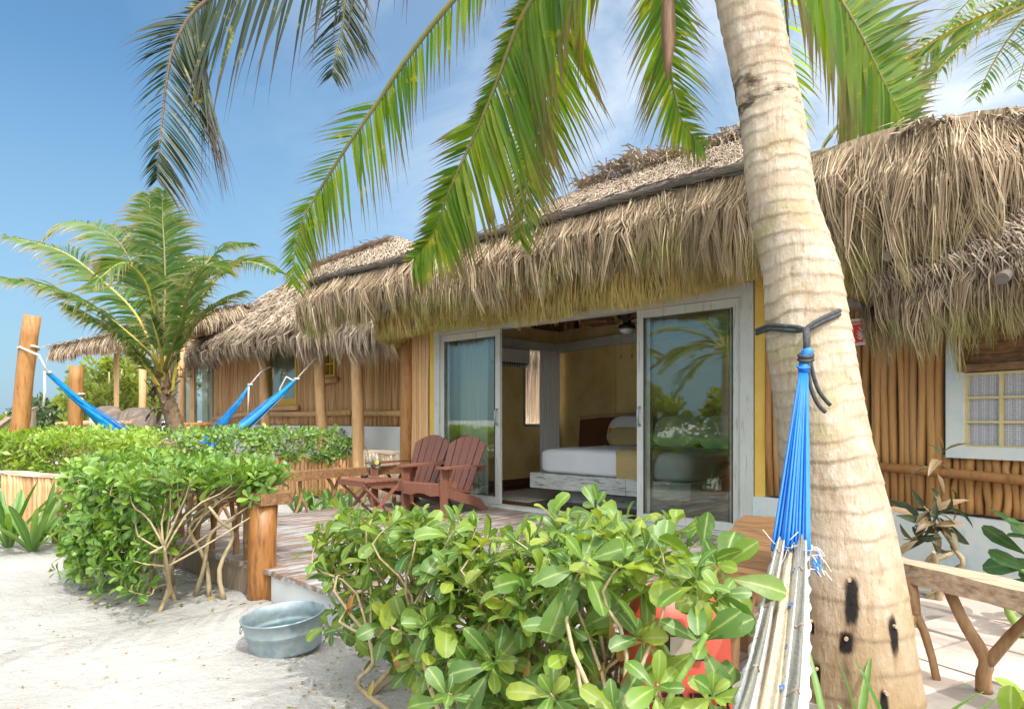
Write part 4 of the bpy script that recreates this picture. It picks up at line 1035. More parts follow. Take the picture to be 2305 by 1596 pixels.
def fork(a, top1, top2, r, k=.45):
    """Y-shaped branch upright"""
    m_ = MB(); a = V(a); top1 = V(top1); top2 = V(top2); mid = a.lerp((top1 + top2) / 2, k) + V((G(.012), G(.012), 0))
    m_.tube(smooth_pts([a, a.lerp(mid, .5) + V((G(.012), G(.012), 0)), mid, mid.lerp(top1, .5) + V((G(.01), G(.01), 0)), top1], 10), [r * (1.1 - .035 * i) for i in range(11)], 9, wob=.03)
    m_.tube(smooth_pts([mid - V((0, 0, r)), mid.lerp(top2, .5) + V((G(.012), G(.012), 0)), top2], 6), [r * (.9 - .04 * i) for i in range(7)], 9, wob=.03)
    return m_
def wavy(a, c_, r):
    a, c_ = V(a), V(c_); m_ = MB(); m_.tube(smooth_pts([a, a.lerp(c_, .35) + V((G(.018), G(.018), 0)), a.lerp(c_, .7) + V((G(.018), G(.018), 0)), c_], 9), [r * U(.9, 1.1) for _ in range(10)], 8); return m_
def beam_obj(name, a, c_, w_, h_, mat_, par, n=10, rag=.004):
    m_ = MB(); m_.beam(a, c_, w_, h_, n=n, rag=rag); return obj(name, m_, mat_, par)
rl = thing('deck_railing', 'brown bench-height railing on forked branches along the deck side', 'railing', (-7.52, -2.2, DECK))
beam_obj('beam', (-7.52, -3.95, .755), (-7.52, -.35, .755), .22, .10, M['beam_brown'], rl)
y = -3.5
for i in range(7):
    X0 = -7.52 + U(-.03, .03)
    if i % 4 == 1: m_ = wavy((X0, y, .24), (X0, y + .05, .71), .022)
    else: m_ = fork((X0, y, .24), (X0, y - U(.08, .14), .71), (X0, y + U(.08, .15), .71), U(.022, .030), U(.3, .6))
    if i % 2: # upside-down forks too
        m_ = fork((X0, y, .71), (X0, y - U(.07, .13), .24), (X0, y + U(.07, .13), .24), U(.022, .028), .45)
    obj('branch', m_, M['branch'], rl, True); y += .47
rl = thing('deck_railing', 'short hewn railing ending on the thick varnished log by the deck entry', 'railing', (-6.2, -3.78, DECK))
beam_obj('beam', (-7.38, -3.76, .815), (-4.86, -3.76, .815), .26, .085, M['beam_brown'], rl)
m_ = MB(); m_.tube([V((-4.99, -3.82, -.1)), V((-4.99, -3.82, .2)), V((-4.985, -3.82, .5)), V((-4.98, -3.81, .772))], [.112, .108, .104, .102], 20, wob=.012); obj('log_post', m_, M['log_post'], rl, True)
for x in (-5.35, -5.6, -5.95, -6.35, -6.8, -7.15):
    m_ = fork((x, -3.76, .2), (x - U(.05, .12), -3.76, .775), (x + U(.05, .12), -3.76, .775), U(.024, .032), U(.4, .7)) if R() < .6 else wavy((x, -3.76, .2), (x + .06, -3.76, .775), .034)
    obj('branch', m_, M['branch'], rl, True)
rl = thing('deck_railing', 'plank-topped railing running back beside the blue hammock to the door jamb', 'railing', W(1640, 1330, 3.2))
a, c_ = W(1640, 1290, 2.98), W(1725, 1168, 4.65); a.z = c_.z = .715
beam_obj('beam', a, c_, .30, .09, M['beam_brown'], rl)
for k in (.06, .22, .45, .7, .92):
    p = a.lerp(c_, k); q = p.copy(); q.z = .24; p.z = .672
    obj('branch', wavy(q + V((.02, 0, 0)), p, .034) if k in (.22, .7) else fork(q, p + V((-.07, -.05, 0)), p + V((.07, .06, 0)), .03, .6), M['branch'], rl, True)
rl = thing('deck_railing', 'weathered grey-topped railing on Y branches right of the palm trunk', 'railing', W(2150, 1400, 2.9))
a, c_ = W(1880, 1236, 3.5), W(2560, 1386, 2.3); a.z = c_.z = .735
beam_obj('beam', a, c_, .135, .085, M['beam_grey'], rl, 14, .003)
m_ = fork(WZ(2216, 1556, .29), (W(2132, 1318, 2.92)), (W(2322, 1385, 2.68)), .029, .36); obj('branch', m_, M['branch'], rl, True)
m_ = MB(); m_.tube([W(2048, 1300, 3.05), W(2056, 1340, 3.03), W(2058, 1385, 3.0)], [.025, .027, .028], 9, wob=.04); m_.tube([W(2058, 1375, 3.0), W(2080, 1420, 2.98), W(2098, 1480, 2.96), W(2112, 1548, 2.95)], [.022, .018, .016, .016], 8, wob=.04); m_.tube([W(2056, 1385, 3.0), W(2036, 1425, 2.98), W(2022, 1500, 2.96)], [.024, .02, .02], 8)
obj('branch', m_, M['branch'], rl, True)
m_ = fork(WZ(2460, 1640, .29), W(2420, 1400, 2.5), W(2500, 1430, 2.4), .034, .4); obj('branch', m_, M['branch'], rl, True)

# ------------------------------------------------------------------ chairs, table, glasses
def make_chair(label):
    t = thing('adirondack_chair', label, 'chair', (0, 0, 0), 0, 'red wooden slat chairs on the deck')
    WDT = .30
    Bp = V((0, .10, .19)); Un = V((0, .42, .90)).normalized()
    k = MB()
    for i in range(5):
        xb, xt = (i - 2) * .098, (i - 2) * .122; wb, wt = (.080, .105) if i != 2 else (.092, .128)
        h = lambda x: .80 - 1.35 * x * x
        pts = []
        for (x0, hh) in ((xb - wb / 2, 0), (xb + wb / 2, 0)): pts.append(Bp + V((x0, 0, 0)) + Un * hh)
        xr_ = xt + wt / 2; xl_ = xt - wt / 2
        for q in (xr_, xr_ * .66 + xl_ * .34, xr_ * .34 + xl_ * .66, xl_): pts.append(Bp + V((q, 0, 0)) + Un * h(q))
        k.prism(pts, V((0, .9, -.42)).normalized() * .022)
    obj('backrest', k, M['mahogany'], t, local=True)
    k = MB(); k.box((0, .315, .52), (.62, .05, .07)); k.box((0, .175, .28), (.54, .03, .06)); obj('back_rail', k, M['mahogany'], t, local=True)
    k = MB()
    for i in range(6):
        y = -.42 + i * .098; z = .372 - .030 * i + .004 * i * i * .3
        k.box((0, y, z), (.56, .086, .022), M=Matrix.Rotation(math.radians(-14 + i), 3, 'X'))
    obj('seat', k, M['mahogany'], t, local=True)
    k = MB(); prof = [(-.28, -.466, .24), (.28, -.466, .24), (.28, -.466, .375), (-.28, -.466, .375)]
    pts = [(-.275, -.47, .375), (.275, -.47, .375), (.275, -.47, .25), (.16, -.47, .235), (.05, -.47, .265), (-.05, -.47, .265), (-.16, -.47, .235), (-.275, -.47, .25)]
    k.prism(pts[::-1], (0, .024, 0)); obj('apron', k, M['mahogany'], t, local=True)
    for s in (-1, 1):
        k = MB(); k.box((s * .305, -.395, .276), (.026, .115, .552)); obj('leg', k, M['mahogany'], t, local=True)
        k = MB(); pr_ = [(-.445, .365), (-.1, .27), (.15, .20), (.30, .155), (.40, .06), (.46, 0), (.33, 0), (.25, .05), (.12, .095), (-.12, .15), (-.33, .22), (-.445, .24)]
        k.prism([V((s * .276 - .012, y, z)) for y, z in pr_], (.024, 0, 0)); obj('leg', k, M['mahogany'], t, local=True)
        k = MB(); pr_ = [(-.075, -.47), (.055, -.47), (.075, -.40), (.06, -.1), (.035, .34), (-.045, .34), (-.065, -.1), (-.08, -.40)]
        k.prism([V((s * .325 + s * x, y, .553)) for x, y in pr_], (0, 0, .022)); obj('armrest', k, M['mahogany'], t, local=True)
        k = MB(); k.prism([V((s * .322 - .011, y, z)) for y, z in ((-.335, .55), (-.27, .55), (-.335, .40))], (.022, 0, 0)); obj('bracket', k, M['mahogany'], t, local=True)
    return t
ch = make_chair('red-brown slatted garden chair right before the left glass door')
ch.location = (-6.33, -.80, DECK + .002); ch.rotation_euler = (0, 0, math.radians(8))
c2 = copy_tree(ch); c2.location = (-7.12, -.70, DECK + .002); c2.rotation_euler = (0, 0, math.radians(10)); c2['label'] = 'red-brown slatted garden chair standing between the side railing and its twin'
tt = thing('folding_table', 'low red folding slat table holding two drink glasses', 'table', (-6.42, -1.86, DECK + .002))
k = MB()
for i in range(6): k.box((0, -.2 + i * .08, .452), (.52, .074, .018))
obj('tabletop', k, M['mahogany'], tt, local=True)
k = MB(); k.box((-.20, 0, .42), (.03, .46, .045)); k.box((.20, 0, .42), (.03, .46, .045)); k.box((0, -.235, .42), (.5, .02, .04)); obj('apron', k, M['mahogany'], tt, local=True)
for s in (-1, 1):
    for q in (-1, 1):
        k = MB(); k.beam((s * (.235 if q > 0 else .205), -.215 * q, .0), (s * (.235 if q > 0 else .205), .215 * q, .40), .022, .045, V((1, 0, 0))); obj('leg', k, M['mahogany'], tt, local=True)
k = MB(); k.box((0, .16, .05), (.43, .022, .03)); k.box((0, -.16, .048), (.43, .022, .03)); obj('stretcher', k, M['mahogany'], tt, local=True)
gz = DECK + .465
for i, (gx, gy, lb, gar) in enumerate(((-6.475, -1.83, 'stemmed glass with a green sprig standing out of it', 0), (-6.355, -1.80, 'stemmed glass with a lemon slice in clear drink', 1))):
    gt = thing('wine_glass', lb, 'glass', (gx, gy, gz), 0, 'drinks on the folding table')
    k = MB(); k.lathe([(.0, .001), (.036, .002), (.034, .005), (.006, .010), (.0045, .09), (.012, .105), (.036, .13), (.047, .165), (.044, .21), (.037, .25), (.0355, .25), (.0425, .21), (.0455, .165), (.034, .132), (.008, .108)], (0, 0, 0), 24)
    obj('glass_bowl', k, M['glass_clear'], gt, True, True)
    k = MB(); k.lathe([(.0, .111), (.033, .134), (.0445, .165), (.0425, .205), (.0, .205)], (0, 0, 0), 20); obj('drink', k, M['glass_clear'], gt, True, True)
    k = MB()
    if gar: k.lathe([(.0, -.003), (.026, -.003), (.026, .003), (0, .003)], (.01, -.01, .18), 18, M=Matrix.Rotation(1.1, 3, 'X') @ Matrix.Rotation(.5, 3, 'Y')); obj('lemon_slice', k, M['lemon'], gt, False, True)
    else:
        k.tube([(.02, 0, .14), (0, 0, .2), (-.03, .0, .29), (-.045, 0, .35)], .0025, 5)
        for _ in range(70):
            u = R(); p = V((.02, 0, .14)).lerp(V((-.045, 0, .35)), u); d = V((G(.5), G(.5), .5 + G(.3))).normalized(); k.ribbon([p, p + d * .014], [.0016, .0004], d.orthogonal())
        obj('sprig', k, M['rosewood'], gt, False, True)
at_ = MB(); at_.lathe([(0, .004), (.04, .004), (.046, .024), (.042, .024), (.036, .010), (0, .010)], (0, 0, 0), 20); ao = obj('ashtray', at_, M['black'], None, True); ao.location = (-6.60, -1.80, gz - .003); tag(ao, 'small black ashtray on the back corner of the folding table', 'ashtray')

# ------------------------------------------------------------------ galvanised tub
tc_ = W(645, 1455, 4.22); tc_.z = ground_z(tc_.x, tc_.y) + .012
tub = thing('metal_tub', 'oval galvanised tub of water sunk in the sand', 'tub', tc_, math.radians(52))
tub.rotation_euler = (math.radians(5), math.radians(-5), math.radians(43.65 + 6))
k = MB(); k.lathe([(0, .008), (.205, .004), (.212, .0), (.212, .012), (.222, .07), (.226, .105), (.231, .110), (.228, .116), (.236, .122), (.232, .128), (.246, .20), (.252, .204), (.253, .212), (.247, .215), (.240, .21), (.226, .128), (.229, .122), (.224, .112), (.215, .05), (.205, .012), (0, .012)], (0, 0, 0), 64, 1.0, .86); obj('tub_body', k, M['galv'], tub, True, True)
k = MB(); k.lathe([(0, .105), (.2185, .105)], (0, 0, 0), 48, 1, .86); obj('water', k, M['water'], tub, False, True)
for s in (-1, 1):
    k = MB(); k.box((s * .247, 0, .175), (.006, .045, .03)); k.tube([V((s * (.250 + .012 * math.sin(a)), .034 * math.cos(a * 1), .165 - .05 * math.sin(a))) for a in [i * PI / 10 for i in range(11)]], .003, 6); k.tube([V((s * .252, -.034, .166)), V((s * .252, .034, .166))], .003, 6); obj('handle', k, M['galv'], tub, True, True)
k = MB()
for a in (.4, 2.3): k.box((.23 * math.cos(a + 2.2), .166 * math.sin(a + 2.2), .11), (.012, .012, .19))

# ------------------------------------------------------------------ red extinguisher cover and sign
cx = W(1518, 1500, 2.42)
rc = thing('extinguisher_cover', 'faded red vinyl extinguisher cover with clear window behind the leafy shrub', 'cover', (cx.x, cx.y, .0), math.radians(43.65))
def supl(z, rx, ry, n=40, e=2.8):
    return [V((rx * math.copysign(abs(math.cos(a)) ** (2 / e), math.cos(a)), ry * math.copysign(abs(math.sin(a)) ** (2 / e), math.sin(a)), z)) for a in [2 * PI * i / n for i in range(n)]]
k = MB(); rows = [(0, .195, .15), (.3, .193, .15), (.55, .190, .145), (.66, .185, .14), (.74, .165, .12), (.80, .13, .09), (.835, .09, .05), (.845, .0, .0)]
vs = []; fs = []; n = 40
for i, (z, a, c_) in enumerate(rows):
    for p in supl(z, a, c_): vs.append(p + V((0, 0, 0)) + V((0, .006 * math.sin(p.x * 30 + z * 9), 0)))
    if i:
        for j in range(n): fs.append(((i - 1) * n + j, (i - 1) * n + (j + 1) % n, i * n + (j + 1) % n, i * n + j))
k.add(vs, fs); obj('vinyl', k, M['red_vinyl'], rc, True, True)
k = MB(); k.prism([V((-.055, -.152, .655)), V((.055, -.152, .655)), V((.05, -.146, .70)), (-.05, -.146, .70)], (0, .02, 0)); k.prism([V((-.062, -.158, .622)), V((.062, -.158, .622)), V((.060, -.156, .64)), V((-.060, -.156, .64))], (0, .02, 0)); k.prism([V((.052, -.155, .64)), V((.062, -.155, .64)), V((.06, -.145, .72)), V((.05, -.145, .72))], (0, .02, 0)); k.prism([V((-.062, -.155, .64)), V((-.052, -.155, .64)), V((-.05, -.145, .72)), V((-.06, -.145, .72))], (0, .02, 0)); obj('window_trim', k, M['black'], rc, False, True)
k = MB(); k.prism([V((-.052, -.159, .641)), V((.052, -.159, .641)), V((.05, -.153, .70)), V((-.05, -.153, .70))], (0, .002, 0)); obj('clear_window', k, M['clear_vinyl'], rc, False, True)
def text(s, size, mat_, parent, loc, rot, name='lettering'):
    cu = bpy.data.curves.new('letters', 'FONT'); cu.body = s; cu.size = size; cu.align_x = 'CENTER'; cu.align_y = 'CENTER'; cu.extrude = .0008; cu.space_character = 1.05; cu.offset = .0012 * size / .05
    o = bpy.data.objects.new('letters', cu); C.objects.link(o); bpy.context.view_layer.update()
    me = bpy.data.meshes.new_from_object(o.evaluated_get(bpy.context.evaluated_depsgraph_get())); bpy.data.objects.remove(o)
    o = bpy.data.objects.new(name, me); C.objects.link(o); me.materials.clear(); me.materials.append(mat_); o.parent = parent; o.location = loc; o.rotation_euler = rot; return o
tx = text('EXTINTOR', .078, M['charcoal'], rc, (0, -.1565, .475), (PI / 2, 0, 0)); tx.scale = (.78, 1.25, 1)
SGS = .8
sg = thing('safety_sign', 'red and white extinguisher sign half hidden by the palm trunk', 'sign', Pw(.385, .065, 2.15), math.atan2(-.297, .955))
def rrect(w_, h_, r, y, n=5):
    o = []
    for (cx_, cz, a0) in ((w_ / 2 - r, h_ / 2 - r, 0), (-w_ / 2 + r, h_ / 2 - r, PI / 2), (-w_ / 2 + r, -h_ / 2 + r, PI), (w_ / 2 - r, -h_ / 2 + r, 1.5 * PI)):
        for i in range(n + 1): a = a0 + PI / 2 * i / n; o.append(V((cx_ + r * math.cos(a), y, cz + r * math.sin(a))))
    return o
k = MB(); k.prism(rrect(.22, .28, .02, -.004), (0, .004, 0)); obj('plate', k, M['sign_white'], sg, local=True)
k = MB(); k.prism(rrect(.185, .235, .022, -.0052), (0, .001, 0)); obj('red_border', k, M['sign_red'], sg, local=True)
k = MB(); k.prism(rrect(.178, .228, .02, -.0064), (0, .001, 0)); obj('white_line', k, M['sign_white'], sg, local=True)
k = MB(); k.prism(rrect(.166, .216, .015, -.0076), (0, .001, 0)); obj('red_field', k, M['sign_red'], sg, local=True)
tx = text('EXTINTOR', .026, M['sign_white'], sg, (0, -.0085, .085), (PI / 2, 0, 0)); tx.scale = (1.12, 1, 1)
k = MB()
for (x0, z0, x1, z1, bw) in ((.030, .052, .075, .012, .016), (.012, .022, .076, -.028, .017), (.008, -.010, .078, -.052, .014), (.012, -.048, .07, -.070, .012)):
    up_ = []; dn_ = []
    for i in range(9):
        u = i / 8; x = x0 + (x1 - x0) * u; z = z0 + (z1 - z0) * u - .012 * math.sin(u * PI); ww = bw / 2 * math.sin(PI * (.12 + .88 * (1 - u) ** .8)) + .002
        up_.append(V((x, -.0088, z + ww))); dn_.append(V((x, -.0088, z - ww)))
    k.prism(up_[::-1] + dn_, (0, .001, 0))
k.prism(rrect(.035, .11, .012, -.0088), (0, .001, 0)) if False else k.prism([p + V((-.045, 0, -.02)) for p in rrect(.035, .11, .012, -.0088)], (0, .001, 0))
obj('pictogram', k, M['sign_white'], sg, local=True)
sg.scale = (SGS, 1, SGS)

# ------------------------------------------------------------------ hammocks
hk = thing('hammock', 'big foreground hammock, blue end cords and striped cream and grey body', 'hammock', W(1815, 800, 2.74))
KN = W(1814, 806, 2.735)
# rope round the trunk
ring_pts = []
c0_, r0_ = trunk_at(W(1815, 737, 2.8).z)
m_ = MB()
for o_ in (0, .020):
    pts = []
    for px, py in ((1733, 732), (1750, 733), (1775, 735), (1797, 737)): p, u = on_trunk(px, py + o_ * 420, .012); pts.append(p)
    m_.tube([c0_ + (pts[0] - c0_) * .98 + camdir(0, .16)] + pts + [W(1812, 742, 2.77)], .0095, 8)
    pts = [W(1812, 742, 2.77)]
    for px, py in ((1830, 728), (1850, 717), (1870, 708), (1888, 700)): p, u = on_trunk(px, py + o_ * 420, .012); pts.append(p)
    m_.tube(pts + [pts[-1] + camdir(.01, .18)], .0095, 8)
m_.tube([W(1812, 740, 2.765), W(1815, 765, 2.75), W(1814, 790, 2.735)], .012, 8); m_.tube([W(1817, 740, 2.77), W(1819, 765, 2.755), W(1817, 790, 2.74)], .011, 8)
for z_ in (0, 9): m_.tube([W(1814 + 15 * math.cos(a), 800 + z_ + 5 * math.sin(a) * .8, 2.735 - .032 * math.sin(a)) for a in [i * PI / 8 for i in range(17)]], .0085, 8)
m_.tube(smooth_pts([W(1824, 812, 2.72), W(1832, 850, 2.72), W(1846, 885, 2.71), W(1869, 912, 2.71)], 8), .0085, 8)
m_.tube(smooth_pts([W(1820, 815, 2.71), W(1822, 860, 2.71), W(1838, 905, 2.70), W(1858, 928, 2.70)], 8), .0085, 8)
obj('rope', m_, M['black_rope'], hk, True)
m_ = MB(); pts = [W(1816, 783, 2.735), W(1818, 790, 2.735), W(1814, 800, 2.735), W(1811, 815, 2.73), W(1809, 828, 2.72), W(1809, 840, 2.71)]
m_.tube(pts, [.012, .024, .020, .021, .022, .020], 12); m_.tube([W(1809 + 13 * math.cos(a), 826 + 3 * math.sin(a), 2.715 - .024 * math.sin(a)) for a in [i * PI / 8 for i in range(17)]], .006, 6)
nC = 30
for i in range(nC):
    u = (i + .5) / nC; row = i % 3
    e_ = W(1737 + 86 * u, 1236 + 12 * math.sin(u * 9) + (14 if .45 < u < .62 else 0), 2.26 + .035 * (row - 1) + .02 * math.sin(u * 12))
    s_ = W(1800 + 18 * u, 838, 2.71 + .008 * (row - 1))
    mid = s_.lerp(e_, .5) + V((0, 0, -.012)) + camdir(G(.002), 0)
    m_.tube(smooth_pts([s_, mid, e_], 6), [.0042, .0045, .0048, .005, .0052, .0054, .0054], 6)
obj('end_cords', m_, M['blue_cord'], hk, True)
# gathered woven body: loop-shaped cross-section carried along a sagging line
prof = [(1742, 1822, 1236, 2.26), (1718, 1825, 1330, 2.10), (1690, 1826, 1450, 1.93), (1652, 1826, 1590, 1.76), (1600, 1822, 1760, 1.58), (1500, 1800, 2200, 1.28), (1300, 1750, 3400, .86)]
secs = []
for (x0, x1, y_, d) in prof: secs.append((W(x0, y_, d), W(x1, y_, d)))
Ls = smooth_pts([s[0] for s in secs], 60); Rs = smooth_pts([s[1] for s in secs], 60)
vs = []; fs = []; ts = []; nu = 64
for i in range(61):
    a, c_ = Ls[i], Rs[i]; wdt = (c_ - a).length; tg = (Ls[min(i + 1, 60)] - Ls[max(i - 1, 0)]).normalized(); sdv = (c_ - a).normalized(); nv_ = sdv.cross(tg).normalized()
    if nv_.dot(V((0, 0, 1))) < 0: nv_ = -nv_
    for back in (0, 1):
        for j in range(nu):
            u = j / (nu - 1) if not back else 1 - j / (nu - 1)
            fold = .028 * math.sin(u * PI * 3.3 + .5) + .011 * math.sin(u * 31 + i * .12) + .0025 * mnoise.noise(V((u * 40, i * .9, 0))) * 2
            fold -= .028 * math.exp(-((u - .30) / .03) ** 2) + .032 * math.exp(-((u - .57) / .025) ** 2)
            edge = .006 * math.sin(i * 1.7 + u * 5)
            th = .030 * math.sqrt(max(0, 1 - (2 * u - 1) ** 4))
            p = a + sdv * (wdt * u + (edge if u in (0, 1) else 0)) + nv_ * (fold + (th if not back else -th - fold * .4))
            vs.append(p); ts.append(u)
    if i:
        n2 = 2 * nu; k0 = (i - 1) * n2; k1 = i * n2
        for j in range(n2): fs.append((k0 + j, k0 + (j + 1) % n2, k1 + (j + 1) % n2, k1 + j))
m_ = MB(); m_.add(vs, fs, ts); hb = obj('woven_body', m_, M['weave'], hk, True)
m_ = MB()
for i in range(5):
    for side, off in ((Ls, .14), (Ls, .715)):
        q = 4 + i * 11 + (4 if off > .5 else 0)
        if q > 58: continue
        a = Ls[q]; c_ = Rs[q]; pts = []
        nv_ = (c_ - a).cross(Ls[q + 1] - Ls[q]).normalized(); nv_ = nv_ if nv_.z > 0 else -nv_
        for u in (off - .07, off - .02, off + .03, off + .08):
            f_ = .028 * math.sin(u * PI * 3.3 + .5) + .011 * math.sin(u * 31 + q * .12) + .030 * math.sqrt(max(0, 1 - (2 * u - 1) ** 4))
            pts.append(a.lerp(c_, u) + nv_ * (f_ + .003))
        m_ = MB(); m_.tube(pts, .003, 5); obj('cross_cord', m_, M['grey_wood'], hb)
m_ = MB()
for i in range(20):
    u = U(0, 1); p = Ls[0].lerp(Rs[0], u) + camdir(0, -.03); d = V((G(.4), G(.4), -1 + (1.2 if R() < .2 else 0))).normalized()
    m_.tube(smooth_pts([p + V((0, 0, .02)), p + d * .03, p + d * U(.05, .09) + camdir(G(.012), -.02)], 4), .0016, 4)
for i in range(10): # loose ends at the right edge
    p = Rs[1] + camdir(U(-.02, .012), -.04) + V((0, 0, U(-.05, .03))); d = camdir(U(.2, 1), -.2) + V((0, 0, U(-.8, .2))); m_.tube([p, p + d * .03, p + d * .05 + V((0, 0, -.02))], .0015, 4)
obj('loose_strings', m_, M['white_rope'], hb)
for i in range(7, 60, 7):
    m_ = MB()
    a = Ls[i].lerp(Rs[i], .57); nv_ = (Rs[i] - Ls[i]).cross(Ls[i] - Ls[i - 1]).normalized(); nv_ = nv_ if nv_.z > 0 else -nv_
    for j in range(4): p = a + nv_ * .022 + V((G(.004), G(.004), G(.008))); m_.tube([p, p + nv_ * .012 + V((0, 0, -.008))], .0035, 5)
    obj('blue_tuft', m_, M['blue_cord'], hb)
m_ = MB()
p0_ = Rs[3] + camdir(.012, -.01)
for j in range(9): p = p0_ + V((G(.008), G(.008), U(-.03, .03))); m_.tube([p, p + camdir(U(0, .02), -.01) + V((0, 0, -.025))], .003, 4)
obj('blue_tuft', m_, M['blue_cord'], hb)
# two blue hammocks behind the hedge
def far_hammock(label, r1, pts, r2, dang):
    t = thing('hammock', label, 'hammock', pts[len(pts) // 2], 0, 'blue net hammocks between log posts and the second hut')
    P = smooth_pts([V(p) for p in pts], 40); m_ = MB(); n = 14; vs = []; fs = []
    for i, p in enumerate(P):
        u = i / 40; d = (P[min(i + 1, 40)] - P[max(i - 1, 0)]).normalized(); s_ = d.cross(V((0, 0, 1))).normalized(); uu = s_.cross(d)
        w_ = .03 + .06 * math.sin(PI * u) ** 1.3; h_ = .03 + .07 * math.sin(PI * u) ** 1.4
        for j in range(n):
            a = 2 * PI * j / n; f_ = 1 + .12 * math.sin(a * 5 + i * .3); vs.append(p + s_ * w_ * math.cos(a) * f_ + uu * h_ * math.sin(a) * f_)
        if i:
            for j in range(n): fs.append(((i - 1) * n + j, (i - 1) * n + (j + 1) % n, i * n + (j + 1) % n, i * n + j))
    m_.add(vs, fs); obj('net', m_, M['blue_net'], t, True)
    m_ = MB()
    for i in range(26):
        o1 = V((G(.022), G(.022), G(.025))); q = smooth_pts([P[0]] + [P[k] + o1 * math.sin(PI * k / 40) * 2.6 + V((0, 0, .02 * math.sin(PI * k / 40))) for k in (8, 20, 32)] + [P[40]], 16); m_.tube(q, .006, 4)
    obj('strings', m_, M['blue_net'], t)
    m_ = MB(); m_.tube(r1, .016, 6); obj('rope', m_, M['white_rope'], t, True); m_ = MB(); m_.tube(r2, .016, 6)
    for q in dang: m_.tube(q, .018, 6)
    for c_ in (P[0], P[40]): m_.tube([c_ + V((.04 * math.cos(a), .04 * math.sin(a), .0)) for a in [i * PI / 6 for i in range(13)]], .022, 6)
    obj('rope', m_, M['white_rope'], t, True)
def hoop(c_, r, z, tilt=0): return [V((c_.x + r * math.cos(a), c_.y + r * math.sin(a), z + tilt * math.cos(a))) for a in [i * PI / 8 for i in range(17)]]
# log posts
def log_post(label, top, bot, r, d):
    t = thing('log_post', label, 'post', V((W(bot[0], bot[1], d).x, W(bot[0], bot[1], d).y, 0)), 0, 'tall log posts holding the blue hammocks')
    p, q = W(*top, d), W(*bot, d); q = p.lerp(q, (p.z + .1) / (p.z - q.z)); m_ = MB(); pts = [q.lerp(p, i / 10) + V((G(.008), G(.008), 0)) for i in range(11)]
    m_.tube(pts, [r * (1.12 - .012 * i + G(.012)) for i in range(11)], 18, wob=.012); o = obj('log', m_, M['log'], t, True)
    return t, p, q
t1, p1, q1 = log_post('taller log post leaning right at the far edge above the hedge', (73, 711), (44, 966), .113, 10.3)
t2, p2, q2 = log_post('shorter knobbly log post with rope beside the sea bushes', (172, 824), (170, 966), .106, 11.4)
cA = p1.lerp(q1, .16); cB = p2.lerp(q2, .19)
far_hammock('blue hammock from the taller leaning log to the nearer hut post', hoop(cA, .133, cA.z, .03)[:14] + [W(88, 800, 10.15), W(107, 838, 10.2)], [W(107, 838, 10.25), W(180, 905, 10.6), W(255, 972, 10.9), W(370, 1055, 11.5), W(480, 1005, 12.0), W(560, 950, 12.5), W(625, 893, 12.9), W(668, 853, 13.3)], [W(668, 853, 13.3), W(705, 812, 13.5), W(725, 794, 13.6), W(736, 792, 13.7)], [[W(100, 838, 10.2), W(101, 880, 10.2), W(98, 915, 10.2)], [W(662, 858, 13.2), W(645, 848, 13.2), W(630, 875, 13.2), W(632, 890, 13.2)]])
far_hammock('blue hammock from the shorter knobbly log to the farther hut post', hoop(cB, .124, cB.z, -.01)[:14] + [W(185, 898, 11.3), W(196, 916, 11.35)], [W(198, 918, 11.4), W(225, 945, 11.6), W(260, 975, 11.8), W(350, 1050, 12.3), W(430, 1018, 12.8), W(480, 975, 13.4), W(530, 915, 14.1), W(563, 866, 14.6)], [W(563, 866, 14.6), W(585, 840, 14.9), W(600, 829, 15), W(612, 826, 15.1)], [[W(203, 925, 11.3), W(205, 950, 11.3), W(202, 965, 11.3)], [W(560, 870, 14.4), W(559, 900, 14.4), W(558, 930, 14.4)]])
